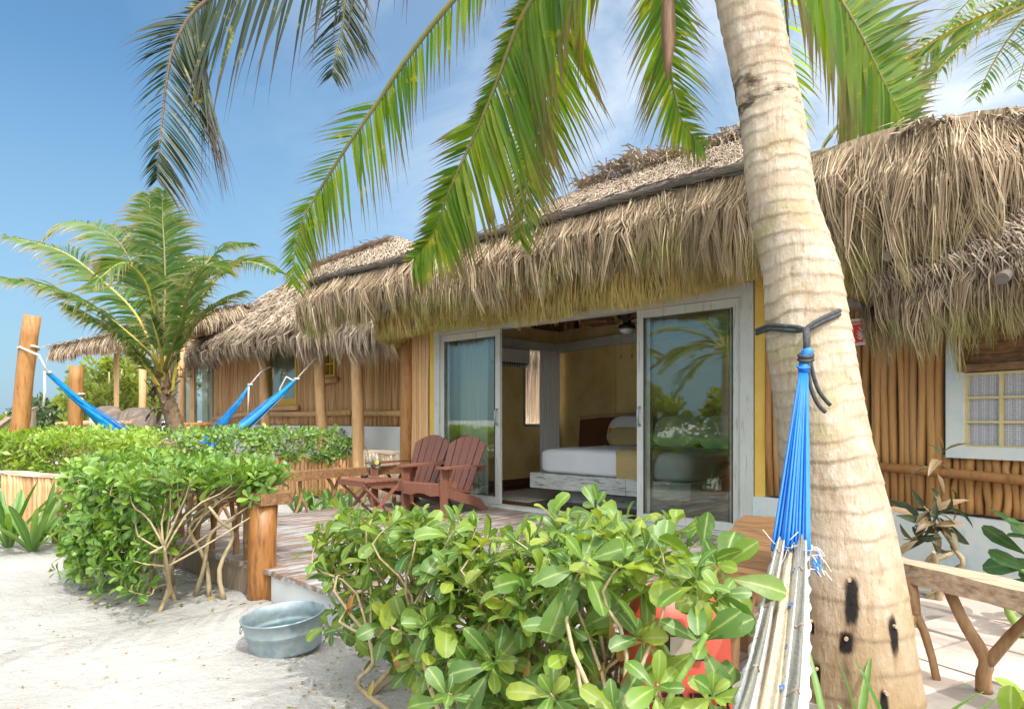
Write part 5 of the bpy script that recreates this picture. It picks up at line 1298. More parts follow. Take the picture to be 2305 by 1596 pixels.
# ------------------------------------------------------------------ plants
def shrub(name, label, cat, loc, tips, roots, mat_, L, wd, nl, sr, smat, group=None, spread=(.35, 1.5), bend=.6, shape=None, stems=True, fold=.25, sfrac=.4):
    t = thing(name, label, cat, loc, 0, group)
    lf = MB(); sm = MB(); nodes = []
    if stems:
        hz = sum(q[0].z for q in tips) / len(tips)
        for r in roots:
            for b_ in range(2):
                top = V((r.x + G(.12), r.y + G(.10), r.z + max(.12, (hz - r.z) * U(.45, .7))))
                q = smooth_pts([r + V((G(.02), G(.02), 0)), r.lerp(top, .35) + V((G(.06), G(.05), 0)), r.lerp(top, .7) + V((G(.06), G(.05), 0)), top], 9)
                sm.tube(q, [sr * (2.1 - .10 * i) for i in range(10)], 7, wob=.07); nodes += [q[4], q[6], q[8], q[9]]
    for (p, d, sc_) in tips:
        d = d.normalized()
        if stems and R() < sfrac:
            rt_ = min(nodes, key=lambda r: (r - p).length + max(0, r.z - p.z + .05) * 3 + U(0, .15))
            m1 = rt_.lerp(p, .45) + V((G(.05), G(.05), G(.04))); m2 = p - d * .14 * sc_ + V((G(.03), G(.03), G(.02)))
            q = smooth_pts([rt_, m1, m2, p], 7); sm.tube(q, [sr * (1.1 - .10 * i) for i in range(8)], 5, wob=.08)
        n = max(3, int(nl * U(.7, 1.25))); a0 = U(0, 6)
        o1 = d.orthogonal().normalized(); o2 = d.cross(o1)
        for i in range(n):
            a = a0 + i * 2.4; u = (i + .5) / n
            el = spread[0] + (spread[1] - spread[0]) * u + G(.12)
            ld = d * math.cos(el) + (o1 * math.cos(a) + o2 * math.sin(a)) * math.sin(el)
            b_ = p - d * (u * .09 * sc_ * L / .12)
            ll = L * sc_ * U(.55, 1.18) * (.62 + .42 * u)
            kw = dict(shape=shape) if shape else {}
            lf.leaf(b_, ld, d if el > .25 else o1, ll, wd * ll * U(.85, 1.15), bend * U(.2, 1.6) + .3 * u, fold * U(.3, 1.6), **kw)
    obj('foliage', lf, mat_, t, True)
    if stems: obj('stems', sm, smat, t, True)
    return t
def interp(tab, x):
    for (a, b_), (c_, d_) in zip(tab, tab[1:]):
        if a <= x <= c_: return b_ + (d_ - b_) * (x - a) / (c_ - a)
    return tab[0][1] if x < tab[0][0] else tab[-1][1]
# the near shrub before the deck
TOP = [(690, 1205), (760, 1165), (900, 1152), (1050, 1172), (1200, 1192), (1340, 1180), (1450, 1205), (1550, 1230), (1690, 1240)]
DEP = [(690, 3.75), (1000, 3.05), (1300, 2.42), (1690, 1.95)]
LOWB = [(690, 1330), (760, 1440), (860, 1540), (960, 1650), (1100, 1760), (1700, 1800)]
tips = []
tries = 0
while len(tips) < 235 and tries < 4000:
    tries += 1
    px = U(705, 1590); d0_ = interp(DEP, px); t_ = interp(TOP, px); l_ = interp(LOWB, px)
    u = R() ** 1.7
    d = d0_ + U(-.38, .42) * (1 - .25 * u)
    if u < .12: d = d0_ + U(-.3, .5)
    py = t_ + (l_ - t_) * u
    z = CAMZ + (945 - t_) / 1537 * d0_ - (py - t_) / 1537 * d - U(0, .05)
    if px > 1335 and (z < .97 or (px < 1640 and d < 1.75)): continue
    p = W(px, 945, d); p.z = z + .01
    if p.z < .16 or p.z > 1.12: continue
    if p.y > -3.75 and p.z < .4: continue
    out = camdir(G(.5), -.75 * (u + .15) + G(.35)); out.z = .95 - .6 * u + G(.2)
    if px < 800: out += camdir(-.7, 0)
    tips.append((p, out, U(.8, 1.2)))
for (px, py, d, s_) in ((1330, 1250, 2.05, 1.35), (1592, 1425, 1.86, 1.3), (1120, 1480, 2.35, 1.3), (1240, 1560, 2.05, 1.35), (1380, 1590, 1.8, 1.1), (960, 1400, 2.75, 1.15), (1480, 1540, 1.8, 1.2), (1435, 1430, 2.0, .9), (1605, 1560, 1.8, 1.0), (1610, 1265, 1.95, 1.15), (1345, 1130, 2.5, .9), (1480, 1270, 2.1, 1.2), (1010, 1560, 2.4, 1.2), (1270, 1400, 2.1, 1.2), (1625, 1340, 1.9, .9)):
    tips.append((W(px, py, d), camdir(G(.3), -.8) + V((0, 0, .6)), s_))
roots = [V((W(px, 1500, d).x, W(px, 1500, d).y, -.02)) for px, d in ((820, 3.55), (900, 3.3), (1000, 3.1), (1080, 2.85), (1180, 2.7), (1280, 2.45), (1370, 2.3), (1440, 2.1), (1330, 2.1), (1150, 2.4), (1020, 2.75), (1480, 1.9))]
near = shrub('beach_shrub', 'large leafy beach shrub in the foreground hiding the deck steps', 'shrub', V((-2.6, -4.5, 0)), tips, roots, M['leaf_near'], .150, .43, 11, .0075, M['shrub_stem'], spread=(.25, 1.8), bend=.75)
m_ = MB()
for i in range(26):
    px = U(780, 1560); d = interp(DEP, px) - U(.1, .4); p = W(px, U(1330, 1560), d)
    if p.z < .1: continue
    m_.leaf(p, V((G(.3), G(.3), -1)), camdir(0, -1), U(.06, .11), .025, U(.2, .8), .8)
obj('withered_leaves', m_, M['dry_leaf'], near, True)
m_ = MB(); q = smooth_pts([W(1490, 1610, 1.86), W(1520, 1545, 1.85), W(1560, 1480, 1.85), W(1590, 1425, 1.85)], 10); m_.tube(q, .0095, 8); obj('green_stem', m_, M['green_stem'], near, True); m_ = MB()
q = smooth_pts([W(1180, 1385, 2.5), W(1220, 1345, 2.5), W(1262, 1270, 2.5), W(1290, 1200, 2.45)], 8); m_.tube(q, .006, 6); obj('green_stem', m_, M['green_stem'], near, True); m_ = MB()
q = smooth_pts([W(1400, 1510, 2.2), W(1470, 1500, 2.15), W(1500, 1470, 2.15), W(1470, 1440, 2.2), W(1420, 1420, 2.25)], 12); m_.tube(q, .012, 7)
obj('green_stem', m_, M['green_stem'], near, True)
# hedge running along the yard of the second hut
def hedge_tips(x0, x1, y0, y1, z0, z1, n, tilt=.5, fr=.55):
    o = []
    for _ in range(n):
        x = U(x0, x1); r = R()
        if r < fr: y = U(y0, y1); z = z1 + .06 * mnoise.noise(V((x * 2, y * 2, 0))) - .16 * abs((y - (y0 + y1) / 2) / (y1 - y0)) + U(-.09, .03); d = V((G(.4), -.25 + G(.4), 1))
        else: y = y0 + U(-.05, .20); z = z0 + (z1 - z0) * R() ** .75 - .05; d = V((G(.5) + .15, -1, .55 + G(.3)))
        o.append((V((x, y, z)), d, U(.8, 1.2)))
    return o
tp = hedge_tips(-6.95, -5.05, -4.70, -3.5, .28, 1.10, 420)
tp += [q for q in hedge_tips(-6.9, -5.7, -4.72, -4.3, .14, .6, 90, fr=.1)]
tp = [q for q in tp if not (q[0].z < .45 and q[0].x > -5.8 and R() < .45)]
tp += [(W(605, 1095, 5.2), V((.6, -.3, .5)), 1), (W(575, 1070, 5.2), V((.4, -.3, .8)), 1), (W(600, 1125, 5.15), V((.7, -.2, .2)), .9), (W(388, 1215, 5.4), V((0, -.3, 1)), 1.1), (W(365, 1235, 5.4), V((-.5, -.4, .6)), 1.0), (W(560, 1120, 5.1), V((.5, -.5, .3)), 1)]
rts = [V((x, -4.2 + U(-.25, .2), 0)) for x in (-6.8, -6.5, -6.2, -5.9, -5.6, -5.3)] + [WZ(388, 1335, .0)]
h1 = shrub('beach_shrub', 'leafy shrub with bare twisted stems left of the varnished entry log', 'shrub', V((-6.2, -4.2, 0)), tp, rts, M['leaf_hedge'], .135, .40, 11, .008, M['shrub_stem'], sfrac=.28)
m_ = MB(); m_.tube([WZ(388, 1335, -.03), W(386, 1290, 5.42), W(384, 1235, 5.4)], [.022, .02, .018], 8)
for (a, c_, e_) in (((470, 1250, 5.3), (425, 1190, 5.25), (455, 1120, 5.1)), ((505, 1262, 5.2), (525, 1205, 5.2), (470, 1140, 5.0)), ((440, 1265, 5.35), (475, 1200, 5.2), (530, 1140, 5.1))):
    p = W(*a); p.z = min(p.z, .05); q = smooth_pts([p, p.lerp(W(*c_), .5) + V((G(.05), G(.05), 0)), W(*c_), W(*c_).lerp(W(*e_), .5) + V((G(.05), G(.05), 0)), W(*e_)], 12); m_.tube(q, [.017 * (1.1 - .045 * u) for u in range(13)], 7, wob=.1)
obj('bare_stems', m_, M['shrub_stem'], h1, True)
ht = [(V((p.x, p.y + .216 * (p.x + 9.4), p.z)), d, s) for p, d, s in hedge_tips(-15.5, -7.6, -3.75, -2.0, .45, 1.27, 1350)]
ht = [q for q in ht if PXY(q[0])[0] < 335 + 25 * R()]
shrub('hedge', 'clipped bright green hedge behind the low stick fence', 'hedge', V((-11, -3.6, 0)), ht, [V((x * .5 - 13.6, -3.2 + .216 * (x * .5 - 4.2), 0)) for x in range(12)], M['leaf_pale'], .14, .42, 9, .008, M['shrub_stem'])
# planter box with its bush
pl = thing('planter', 'raised planter box faced with split sticks beyond the side railing', 'planter', (-11.6, 0, 0))
m_ = MB(); sticks(m_, (-11.18, -1.75), (-11.18, 1.05), .02, .74, .045, .006, zj=.012, gap=1.75); sticks(m_, (-12.8, -1.75), (-11.2, -1.75), .02, .74, .045, .006, gap=1.75); obj('stick_facing', m_, M['stick_orange'], pl, True)
m_ = MB(); m_.b2((-12.8, -1.70, 0), (-11.23, 1.03, .68)); m_.b2((-11.3, 1.0, 0), (-11.13, 1.1, .77)); obj('box', m_, M['log_pale'], pl)
tp = hedge_tips(-12.7, -11.2, -2.6, 1.0, .72, 1.28, 260, fr=.6)
tp += [(V((-11.1 + U(-.1, .08), U(-2.4, 1.0), U(.72, 1.25))), V((1, -.4, .5)), U(.8, 1.1)) for _ in range(150)]
shrub('beach_shrub', 'dense dark green shrub growing out of the stick-faced planter', 'shrub', V((-11.8, -.3, .7)), tp, [V((-12, y * .5 - 1.2, .65)) for y in range(5)], M['leaf_hedge'], .15, .42, 9, .008, M['shrub_stem'])
# low fences
def palisade(label, p, q, h, r, mat_, rail=True, n=None):
    p, q = V(p), V(q); t = thing('stick_fence', label, 'fence', (p.lerp(q, .5).x, p.lerp(q, .5).y, 0))
    m_ = MB(); sticks(m_, p[:2], q[:2], -.05, h, r, .008, zj=.02, gap=1.8); obj('sticks', m_, mat_, t, True)
    if rail:
        d = (q - p).normalized(); o = V((d.y, -d.x, 0)) * .05; m_ = MB(); m_.beam(p + o * 0 + V((0, 0, h + .02)), q + V((0, 0, h + .02)), .10, .05, n=6, rag=.006); obj('top_rail', m_, M['stick_pale'], t)
a_ = W(8, 1180, 9.2); b_ = W(178, 1180, 8.2)
palisade('low orange stick fence with pale rail under the clipped hedge', (a_.x, a_.y, 0), (b_.x, b_.y, 0), .70, .042, M['stick_orange'])
t = thing('stick_fence', 'few uneven dark stakes beside the orange stick fence', 'fence', W(155, 1180, 7.7))
for px, h_ in ((124, 1097), (138, 1090), (150, 1098), (163, 1100), (175, 1108)):
    p = W(px, 1180, 7.75); m_ = MB(); m_.tube([V((p.x, p.y, -.05)), V((p.x, p.y, W(px, h_, 7.75).z))], .034, 8, wob=.03); obj('stake', m_, M['branch'], t, True)
a_ = WY(800, 1040, 1.05); b_ = WY(905, 1040, 1.05)
palisade('low bleached palisade below the white plinth of the second hut', (a_.x, 1.05, 0), (b_.x + .3, 1.05, 0), .82, .055, M['stick_pale'])
# lilies and other strappy plants
def strap(label, loc, n, L, wd, el0, mat_=None, name='spider_lily', grp=None, cat='plant'):
    t = thing(name, label, cat, loc, 0, grp); m_ = MB()
    for i in range(n):
        a = i * 2.4 + U(-.3, .3); el = el0 + U(-.35, .3); d = V((math.cos(a) * math.cos(el), math.sin(a) * math.cos(el), math.sin(el)))
        m_.leaf(V(loc) + V((math.cos(a), math.sin(a), 0)) * .03 + V((0, 0, .02)), d, V((0, 0, 1)) if abs(d.z) < .95 else V((1, 0, 0)), L * U(.7, 1.1), wd * U(.8, 1.1), U(.15, .7), .5, ((0, .5), (.15, .75), (.4, 1), (.7, .95), (.9, .6), (1, .15)))
    obj('blades', m_, mat_ or M['leaf_lily'], t, True)
gl = 'strappy lilies before the stick fence'
for (px, py, d, n, L, lab) in ((18, 1232, 7.5, 15, .78, 'tall strappy lily at the left border of the sand'), (72, 1242, 7.3, 16, .74, 'broad pale-bladed lily in the middle of the lily row'), (150, 1205, 7.5, 12, .55, 'thin drooping lily with yellowish blades by the dark stakes')):
    p = W(px, py, d); p.z = 0; strap(lab, p, n, L, .075 if px != 150 else .04, 1.05 if px != 150 else .75, None, 'spider_lily', gl)
gr = 'spiky green plants beyond the side railing'
for (px, py, d, L, lab) in ((668, 1148, 10.2, .42, 'squat spiky plant seen through the first railing fork'), (702, 1135, 10.6, .40, 'pale spiky plant close to the planter foot'), (752, 1130, 10.2, .55, 'upright spiky plant behind the railing near the table'), (780, 1140, 9.6, .45, 'spiky plant half behind the folding table legs'), (722, 1158, 9.4, .34, 'small spiky plant low on white sand under the rail')):
    p = W(px, py, d); p.z = 0; strap(lab, p, 9, L, .075, 1.1, None, 'agave', gr)
p = W(1905, 1720, 2.35); strap('few long green blades at the foot of the big palm', V((p.x, p.y, .02)), 7, .66, .028, 1.1, None, 'grass_clump')
p = W(2010, 1700, 2.35); strap('two upright strappy blades right of the palm foot', V((p.x, p.y, .02)), 6, .52, .032, 1.35, None, 'grass_clump')
# dark cordyline and broad-leaved plants against the blue plinth
LAN = ((0, .10), (.12, .35), (.35, 1), (.6, .85), (.85, .4), (1, .03))
b0 = W(2090, 1300, 4.3); b0.z = .28
tp = []
for (px, py, d, dx, dz) in ((2120, 1120, 4.3, 0, 1), (2150, 1130, 4.3, .6, .5), (2080, 1140, 4.25, -.7, .4), (2130, 1150, 4.2, .3, .2), (2050, 1215, 4.2, -1, .1), (2140, 1185, 4.25, .7, -.1), (2105, 1170, 4.2, -.2, .3), (2125, 1005, 4.35, .1, 1)):
    tp.append((W(px, py, d), camdir(dx, -.3) + V((0, 0, dz)), 1.0))
cd = shrub('cordyline', 'half withered dark-leaved cordyline against the blue plinth', 'plant', b0, tp, [b0, b0 + V((.05, .03, 0))], M['leaf_cordyline'], .25, .26, 7, .011, M['shrub_stem'], spread=(.3, 2.2), bend=.9, shape=LAN, fold=.5)
b0 = W(2330, 1320, 3.5); b0.z = .28
tp = [(W(px, py, d), camdir(dx, -.3) + V((0, 0, dz)), 1.1) for (px, py, d, dx, dz) in ((2325, 1205, 3.6, -.6, .8), (2310, 1250, 3.6, -.9, .3), (2335, 1290, 3.5, -.8, .2), (2360, 1180, 3.6, .2, 1))]
shrub('broad_leaf_plant', 'glossy dark green broad-leaved plant at the right by the blue plinth', 'plant', b0, tp, [b0], M['leaf_dark'], .30, .34, 8, .012, M['green_stem'], spread=(.6, 1.5), bend=.5)
b0 = W(2330, 1700, 2.15); b0.z = 0
tp = [(W(px, py, d), camdir(dx, -.4) + V((0, 0, dz)), 1.1) for (px, py, d, dx, dz) in ((2310, 1600, 2.15, -.9, .4), (2370, 1570, 2.2, .1, 1), (2260, 1640, 2.1, -.8, .3))]
shrub('beach_shrub', 'green shrub tips poking in under the weathered grey railing', 'shrub', b0, tp, [b0], M['leaf_near'], .16, .40, 8, .008, M['green_stem'], spread=(.5, 1.5), bend=.5)
# background trees and bushes
def tree(name, label, loc, h, rx, ry, n, ls, mat_, z0=.25, grp=None, k3=9, trunk=.12):
    t = thing(name, label, 'tree' if name.endswith('tree') else 'shrub', loc, 0, grp); loc = V(loc); lf = MB(); tr_ = MB()
    for i in range(k3):
        a = i * 2.4; u = .45 + .5 * R(); p = loc + V((math.cos(a) * rx * u * .7, math.sin(a) * ry * u * .7, h * U(.5, .9)))
        q = smooth_pts([loc + V((G(.05), G(.05), -.1)), loc + V((math.cos(a) * rx * .2, math.sin(a) * ry * .2, h * .32)), p], 6); tr_.tube(q, [trunk * (1 - .13 * j) for j in range(7)], 6)
    cl = [(loc + V((math.cos(a) * rx * r_, math.sin(a) * ry * r_, h * (z0 + (1 - z0) * zz_ * (1 - .35 * r_ * r_)))), U(.20, .42)) for a, r_, zz_ in [(U(0, 6.28), R() ** .5, R() ** .7) for _ in range(int(n / 45))]]
    for c_, rr in cl:
        rr *= min(rx, ry, 2) * .6
        for _ in range(45):
            d = V((G(1), G(1), G(.8))).normalized(); p = c_ + d * rr * R() ** .4; v = (d + V((G(.6), G(.6), .5 + G(.5)))).normalized(); L = ls * U(.6, 1.3)
            sd_ = v.orthogonal().normalized(); sd_ = (sd_ + v.cross(sd_) * G(1)).normalized(); lf.ribbon([p, p + v * L * .5, p + v * L], [L * .10, L * .26, L * .03], sd_)
    obj('crown', lf, mat_, t); obj('trunk', tr_, M['shrub_stem'], t, True)
p = W(255, 960, 26); tree('seaside_tree', 'pale feathery seaside tree filling the gap under the canopies', (p.x, p.y, 0), 3.9, 1.7, 1.6, 5200, .22, M['leaf_tree'], .12)
p = W(215, 960, 33); tree('seaside_tree', 'darker seaside tree left of the feathery one', (p.x, p.y, 0), 3.0, 2.0, 1.8, 2600, .24, M['leaf_tree'], .1)
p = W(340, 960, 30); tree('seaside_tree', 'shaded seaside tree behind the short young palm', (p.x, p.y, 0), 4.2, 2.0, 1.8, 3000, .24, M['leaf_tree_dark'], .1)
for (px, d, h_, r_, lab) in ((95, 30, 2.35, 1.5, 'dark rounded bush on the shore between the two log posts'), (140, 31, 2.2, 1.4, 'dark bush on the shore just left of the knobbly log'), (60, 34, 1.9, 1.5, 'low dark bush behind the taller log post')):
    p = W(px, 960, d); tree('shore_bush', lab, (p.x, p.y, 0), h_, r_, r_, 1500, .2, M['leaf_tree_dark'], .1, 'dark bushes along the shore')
p = W(8, 960, 26); tree('shore_bush', 'sunny green bush at the left border of the shore', (p.x, p.y, 0), 2.0, 1.2, 1.2, 1300, .18, M['leaf_tree'], .1)
# more greenery seaward, mirrored in the glass
for i, (x, y, h_) in enumerate(((-9.5, -14.6, 2.6), (-12.8, -13.6, 2.4), (-6.8, -15.8, 2.6), (-16, -13, 2.6))):
    tree('seaside_tree', ['bushy tree on the beach facing the doors', 'bushy tree on the beach facing the side railing', 'bushy tree on the beach facing the palm', 'bushy tree on the beach facing the planter'][i], (x, y, 0), h_, 1.7, 1.3, 1900, .26, M['leaf_tree'], .08, 'bushy trees seaward of the hut')

# ------------------------------------------------------------------ inside the room
bed = thing('bed', 'white double bed on a worn floating timber platform with dark headboard', 'bed', (-5.05, 1.6, DECK))
bx0, bx1, by0, by1 = -6.28, -3.85, .66, 2.55
k = MB(); k.b2((bx0, by0, .50), (-4.72, by0 + .05, .70)); k.b2((-4.717, by0 + .004, .50), (bx1, by0 + .052, .70)); k.b2((bx0, by0 + .05, .505), (bx0 + .05, by1, .70)); k.b2((bx1 - .05, by0 + .05, .505), (bx1, by1, .70)); k.b2((bx0 + .05, by0 + .05, .64), (bx1 - .05, by1, .68)); obj('platform', k, M['bedwood'], bed)
k = MB(); k.b2((bx0 + .3, by0 + .3, F), (bx1 - .3, by1 - .1, .50)); obj('plinth_base', k, M['bedwood'], bed)
def cushion(mb, c_, sx, sy, sz, n=14, Mx=None, pw=4.0, exy=.8, ez=.7):
    vs = []; fs = []
    for i in range(n + 1):
        for j in range(2 * n):
            a = -PI / 2 + PI * i / n; b_ = PI * j / n
            def s(v, e): return math.copysign(abs(v) ** e, v)
            x = s(math.cos(a), exy) * s(math.cos(b_), 2 / pw); y = s(math.cos(a), exy) * s(math.sin(b_), 2 / pw); z = s(math.sin(a), ez)
            p = V((x * sx / 2, y * sy / 2, z * sz / 2)); p += V((0, 0, .012 * mnoise.noise(p * 6 + c_)))
            vs.append((Mx @ p if Mx is not None else p) + c_)
            if i: fs.append(((i - 1) * 2 * n + j, (i - 1) * 2 * n + (j + 1) % (2 * n), i * 2 * n + (j + 1) % (2 * n), i * 2 * n + j))
    mb.add(vs, fs)
k = MB(); cushion(k, V(((bx0 + bx1) / 2, (by0 + by1) / 2 + .03, .86)), bx1 - bx0 - .12, by1 - by0 - .08, .36, 24, None, 14, .22, .30); obj('mattress', k, M['linen'], bed, True)
k = MB(); vs = []; fs = []
path = [(by0 + .045, .70), (by0 + .03, .80), (by0 + .035, .93), (by0 + .09, 1.03), (by0 + .25, 1.052), (by0 + .55, 1.056), (by0 + .8, 1.052)]
for i in range(9):
    x = -4.92 + .62 * i / 8
    for (y, z) in path: vs.append(V((x + .05 * (z < 1) * (1 - i / 4), y - .012 + .008 * math.sin(i * 2.2), z + .004 * math.sin(i * 1.7))))
    if i:
        for j in range(len(path) - 1): a = (i - 1) * len(path) + j; fs.append((a, a + 1, a + len(path) + 1, a + len(path)))
k.add(vs, fs); tag(obj('throw', k, M['throw'], None, True), 'straw coloured throw draped over the foot of the bed', 'throw')
k = MB(); hp = [(-6.98, .62), (-6.85, .50), (-3.1, .50), (-3.05, 1.42), (-4.6, 1.50), (-5.6, 1.49), (-6.5, 1.47), (-6.93, 1.43)]
k.prism([V((x, 2.60, z)) for x, z in hp], (0, .05, 0)); hb_ = obj('headboard', k, M['headboard'], bed)
k = MB(); tp_ = [(-3.05, 1.42), (-4.6, 1.50), (-5.6, 1.49), (-6.5, 1.47), (-6.93, 1.43)]
k.prism([V((x, 2.597, z + .055 + .008 * math.sin(x * 9))) for x, z in tp_[::-1]] + [V((x, 2.597, z - .012)) for x, z in tp_], (0, .045, 0)); obj('live_edge', k, M['live_edge'], hb_)
def pillow(label, c_, sx, sz, th, tilt, mat_, tass=False, rz=0, grp='pillows against the headboard'):
    t = thing('pillow', label, 'pillow', c_, 0, grp); k = MB(); Mx = Matrix.Rotation(rz, 3, 'Z') @ Matrix.Rotation(math.radians(90 - tilt), 3, 'X')
    cushion(k, V(c_), sx, sz, th, 14, Mx, 3.4); obj('cover', k, mat_, t, True)
    if tass:
        for sx_ in (-1, 1):
            for sz_ in (-1, 1):
                q = V(c_) + Mx @ V((sx_ * sx * .5, sz_ * sz * .46, 0)); k = MB(); k.tube([q, q + V((sx_ * .02, -.01, -.02)), q + V((sx_ * .035, -.02, -.075))], [.012, .028, .022], 8); obj('tassel', k, M['mustard'], t, True)
pillow('big white pillow leaning at the left end of the headboard', (-5.82, 2.36, 1.25), .74, .48, .17, 20, M['pillow_white'])
pillow('white pillow in the middle of the headboard', (-5.02, 2.38, 1.25), .72, .48, .17, 20, M['pillow_white'])
pillow('white pillow behind the fixed door pane', (-4.3, 2.36, 1.25), .70, .48, .17, 20, M['pillow_white'])
pillow('straw cushion with mustard tassels before the left white pillow', (-5.72, 2.12, 1.17), .58, .30, .13, 24, M['throw'], True)
# curtain, air conditioner, fan, rug
def curtain(label, x, y0, y1, z0, z1, mat_, ax_='y', amp=.035, wv=8):
    k = MB(); vs = []; fs = []; n = 70
    for i in range(n + 1):
        u = i / n
        for j in range(9):
            z = z0 + (z1 - z0) * j / 8; a = amp * math.sin(u * wv * 2 * PI + .5 * math.sin(u * 9)) * (1.1 - .5 * j / 8) + .006 * math.sin(j + u * 20)
            vs.append(V((x + a, y0 + (y1 - y0) * u, z)) if ax_ == 'y' else V((y0 + (y1 - y0) * u, x + a, z)))
        if i:
            for j in range(8): a = (i - 1) * 9 + j; fs.append((a, a + 1, a + 10, a + 9))
    k.add(vs, fs); o = obj('curtain', k, mat_, None, True)
    md = o.modifiers.new('thick', 'SOLIDIFY'); md.thickness = .004
    return tag(o, label, 'curtain')
curtain('long white curtain beside the side window in the room corner', -7.74, 2.52, 3.05, .34, 2.62, M['curtain'])
curtain('white curtain gathered behind the left sliding glass', .30, -7.30, -6.74, .34, 2.6, M['curtain'], 'x', .03, 6)
ac = thing('air_conditioner', 'white wall air conditioner above the side window', 'air conditioner', (-7.8, 1.6, 2.4))
k = MB(); k.prism([V((x, 1.25, z)) for x, z in ((-7.88, 2.30), (-7.72, 2.30), (-7.67, 2.36), (-7.655, 2.57), (-7.68, 2.60), (-7.88, 2.60))], (0, .93, 0)); obj('casing', k, M['white_plastic'], ac)
k = MB(); k.prism([V((x, 1.29, z)) for x, z in ((-7.73, 2.299), (-7.716, 2.303), (-7.668, 2.355), (-7.69, 2.352))], (0, .85, 0)); lv = obj('vent', k, M['black'], ac)
k = MB()
for i in range(14): k.box((-7.690, 1.33 + i * .06, 2.325), (.03, .006, .04), M=Matrix.Rotation(.4, 3, 'Y'))
obj('vane', k, M['white_plastic'], lv)
fx = WY(1411, 740, 1.15)
fan = thing('ceiling_fan', 'black ceiling fan with white bowl lamp under the thatch', 'fan', (fx.x, fx.y, 2.5))
zz = WY(1411, 752, 1.15).z
k = MB(); k.lathe([(0, .30), (.14, .30), (.145, .20), (.12, .15), (.06, .13), (.05, .08), (.10, .07), (.115, .04), (.11, .02), (0, .02)], (fx.x, fx.y, zz + .05), 24); k.tube([V((fx.x, fx.y, zz + .34)), V((fx.x, fx.y, zz + 1.6))], .02, 8); obj('motor', k, M['black'], fan, True)
k = MB(); k.lathe([(0, .0), (.05, .005), (.085, .03), (.10, .065), (0, .066)], (fx.x, fx.y, zz), 24); obj('lamp_bowl', k, M['white_plastic'], fan, True)
for i in range(5):
    a = i * 2 * PI / 5 + .5; k = MB(); d = V((math.cos(a), math.sin(a), 0)); c_ = V((fx.x, fx.y, zz + .165)); k.beam(c_ + d * .10, c_ + d * .24, .03, .008); k.beam(c_ + d * .20 + V((0, 0, .01)), c_ + d * .68 + V((0, 0, .012)), .12, .007, V((0, 0, 1)) + d.cross(V((0, 0, 1))) * .2); obj('blade', k, M['headboard'], fan)
for s in (-.09, .08):
    k = MB(); c_ = V((fx.x + s, fx.y, zz + .05)); k.tube([c_, c_ + V((0, 0, -.32))], .0015, 4); k.tube([c_ + V((0, 0, -.32)), c_ + V((0, 0, -.37))], .006, 6); obj('pull_chain', k, M['black'], fan)
m, nt, b, co = base('striped_rug', .95, .1)
wv = nt.new('ShaderNodeTexWave'); wv.inputs['Scale'].default_value = 5; wv.inputs['Distortion'].default_value = .6; wv.bands_direction = 'X'; nt.link(co, wv.inputs[0])
nt.link(ramp(nt, wv.outputs['Fac'], [(.3, (.20, .17, .15)), (.5, (.55, .52, .46)), (.8, (.66, .63, .57))]), b.inputs['Base Color'])
k = MB(); k.b2((-7.35, .55, F + .006), (-6.15, 2.3, F + .02))
for i in range(40): k.b2((-7.35 + i * .03, .50, F + .007), (-7.338 + i * .03, .55, F + .012))
tag(obj('rug', k, m, None), 'striped grey and cream rug on the floor left of the bed', 'rug')
k = MB(); k.box((-7.1, 2.905, 1.02), (.12, .012, .08), rz=-.31); so_ = obj('wall_outlet', k, M['white_plastic'], hut)

# ------------------------------------------------------------------ yard of the second hut
pf = thing('platform', 'grey timber platform beyond the hedge carrying the covered chairs', 'platform', W(290, 985, 15))
k = MB(); A_, B_ = W(150, 985, 13.6), W(400, 985, 16.2); A_.z = B_.z = .78
dn_ = camdir(-.75, 1.2)
for i in range(14): k.beam(A_ + dn_ * (i * .13), B_ + dn_ * (i * .13), .17, .05)
obj('boards', k, M['grey_wood'], pf)
for s in (.05, .35, .65, .95):
    p = A_.lerp(B_, s); k = MB(); k.tube([V((p.x, p.y, 0)), V((p.x, p.y, .76))], .07, 8); obj('leg', k, M['grey_wood'], pf)
def covered(label, px, d, hw, top):
    c_ = W(px, 945, d); t = thing('covered_chair', label, 'chair', (c_.x, c_.y, .8), math.radians(43.65), 'grey draped chairs on the platform')
    vs = []; fs = []; n = 26; H = W(px, top, d).z - .8
    for i, (y, sc_, hh) in enumerate(((.34, .86, .55), (.20, .98, .92), (.08, 1.0, 1.0), (-.02, 1.02, .96), (-.18, 1.06, .62), (-.42, 1.08, .50), (-.50, 1.06, .30))):
        for j in range(n + 1):
            a = PI * j / n; x = hw * sc_ * math.copysign(abs(math.cos(a)) ** .55, math.cos(a)) * (1 + .03 * math.sin(j * 2.6)); z = H * hh * abs(math.sin(a)) ** .6
            vs.append(V((x, y + .02 * math.sin(j * 2.1), z)))
        if i:
            for j in range(n): k0 = (i - 1) * (n + 1) + j; fs.append((k0, k0 + n + 1, k0 + n + 2, k0 + 1))
    k = MB(); k.add(vs, fs); obj('cloth', k, M['fabric_grey'], t, True, True)
covered('grey draped chair nearer the knobbly log post', 238, 14.9, .40, 913); covered('grey draped chair nearer the young palm', 306, 14.2, .42, 917)
t = thing('log_bench', 'low log rail in front of the draped chairs', 'bench', W(235, 960, 13.4))
k = MB(); k.tube([W(125, 957, 13.0), W(180, 953, 13.2), W(296, 953, 13.4)], .055, 8, wob=.03); obj('log', k, M['log_pale'], t, True)
for px in (150, 268):
    p = W(px, 955, 13.25); k = MB(); k.tube([V((p.x, p.y, 0)), p], .06, 8); obj('leg', k, M['log_pale'], t, True)
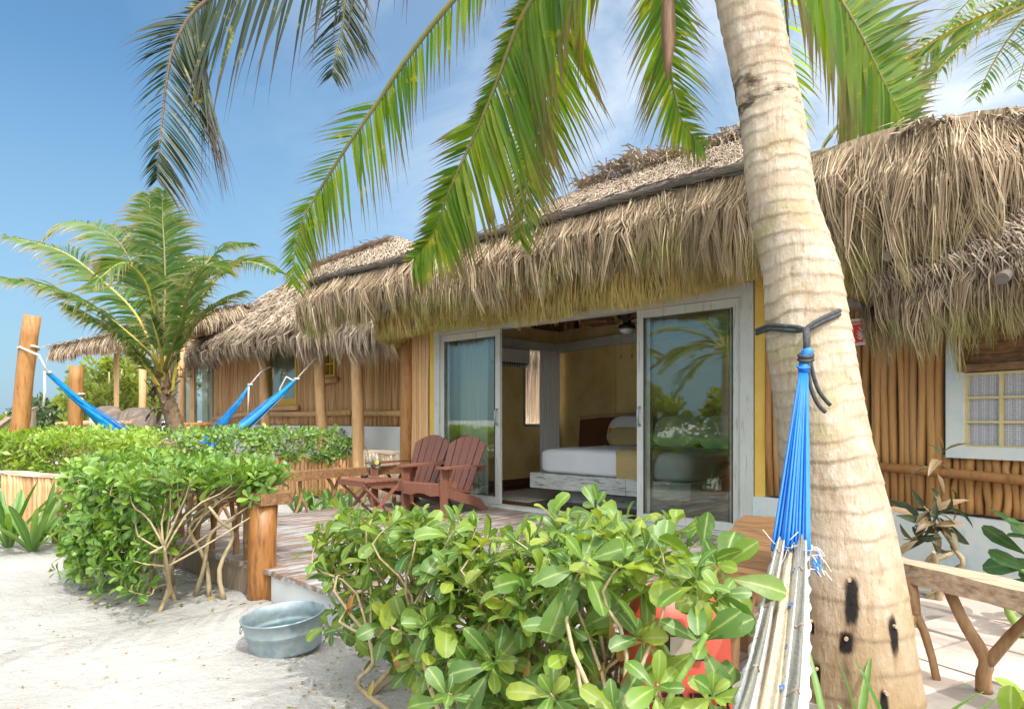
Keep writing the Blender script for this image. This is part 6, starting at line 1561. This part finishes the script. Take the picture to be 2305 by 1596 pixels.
t = thing('stair_rail', 'sloping wooden handrail on a stump behind the taller log post', 'railing', W(70, 965, 11))
k = MB(); p = W(70, 925, 11); k.tube([V((p.x, p.y, 0)), p], .07, 8); obj('post', k, M['grey_wood'], t, True)
k = MB(); k.beam(W(-20, 972, 10), W(22, 942, 10.6), .08, .06); obj('handrail', k, M['grey_wood'], t); k = MB(); k.beam(W(50, 935, 11), W(84, 918, 11.2), .10, .05); obj('handrail', k, M['grey_wood'], t)
t = thing('yard_rail', 'low log rail on stout post below the glazed bay', 'railing', W(450, 985, 15))
k = MB(); k.tube([W(416, 958, 14.8), W(488, 957, 16)], .075, 8, wob=.02); obj('log', k, M['log'], t, True)
p = W(429, 960, 14.9); k = MB(); k.tube([V((p.x, p.y, 0)), p], .12, 10); obj('post', k, M['log_pale'], t, True)
k = MB(); q = W(458, 962, 15.4); k.tube([V((q.x, q.y, q.z)), V((q.x - .1, q.y, q.z - .35)), V((q.x - .3, q.y - .1, q.z - .6))], .04, 7); obj('branch', k, M['branch'], t, True)
for (px, py, d, lab) in ((403, 838, 17.2, 'brass lantern hanging on the canopy post'), (424, 838, 18.0, 'brass lantern added for the reflection in the bay glass')):  # second one is added in place of the first lantern's mirror image
    c_ = W(px, py, d); t = thing('lantern', lab, 'lantern', c_, 0, 'brass lanterns by the glazed bay')
    k = MB(); k.lathe([(0, -.13), (.10, -.13), (.11, -.10), (.085, -.09)], c_, 14); k.lathe([(.085, .06), (.10, .07), (.05, .13), (.03, .16), (0, .17)], c_, 14)
    for a in (0, 1.57, 3.14, 4.71): k.tube([c_ + V((.085 * math.cos(a), .085 * math.sin(a), -.09)), c_ + V((.085 * math.cos(a), .085 * math.sin(a), .06))], .008, 5)
    obj('cage', k, M['brass'], t); k = MB(); k.tube([c_ + V((0, 0, .16)), c_ + V((0, 0, .55))], .006, 5); obj('chain', k, M['black'], t)
    k = MB(); k.lathe([(0, -.088), (.075, -.088), (.078, .058), (0, .058)], c_, 14); obj('glass_chimney', k, M['glass_clear'], t, True)

# ------------------------------------------------------------------ litter on the sand
k = MB()
def litter(n, px0, px1, py0, py1, s0, s1):
    for _ in range(n):
        p = WZ(U(px0, px1), U(py0, py1), 0.0); p.z = ground_z(p.x, p.y) + .006
        a = U(0, 6.28); k.leaf(p, V((math.cos(a), math.sin(a), U(0, .25))), V((G(.3), G(.3), 1)), U(s0, s1), U(s0, s1) * .4, U(-.1, .6), U(-.3, .6))
litter(110, 150, 580, 1190, 1380, .035, .10); litter(35, 470, 720, 1290, 1400, .03, .07); litter(110, 640, 1000, 1450, 1600, .012, .04); litter(130, 30, 640, 1280, 1600, .01, .035)
tag(obj('fallen_leaves', k, M['dry_leaf'], None), 'scattered dry and green fallen leaves on the pale sand', 'leaf litter', None, 'stuff')
k = MB(); k.tube([WZ(500, 1318, .03), WZ(540, 1300, .04), WZ(585, 1262, .10)], [.022, .026, .03], 9, wob=.05); tag(obj('driftwood', k, M['grey_wood'], None, True), 'grey driftwood stick lying at the foot of the entry log', 'driftwood')
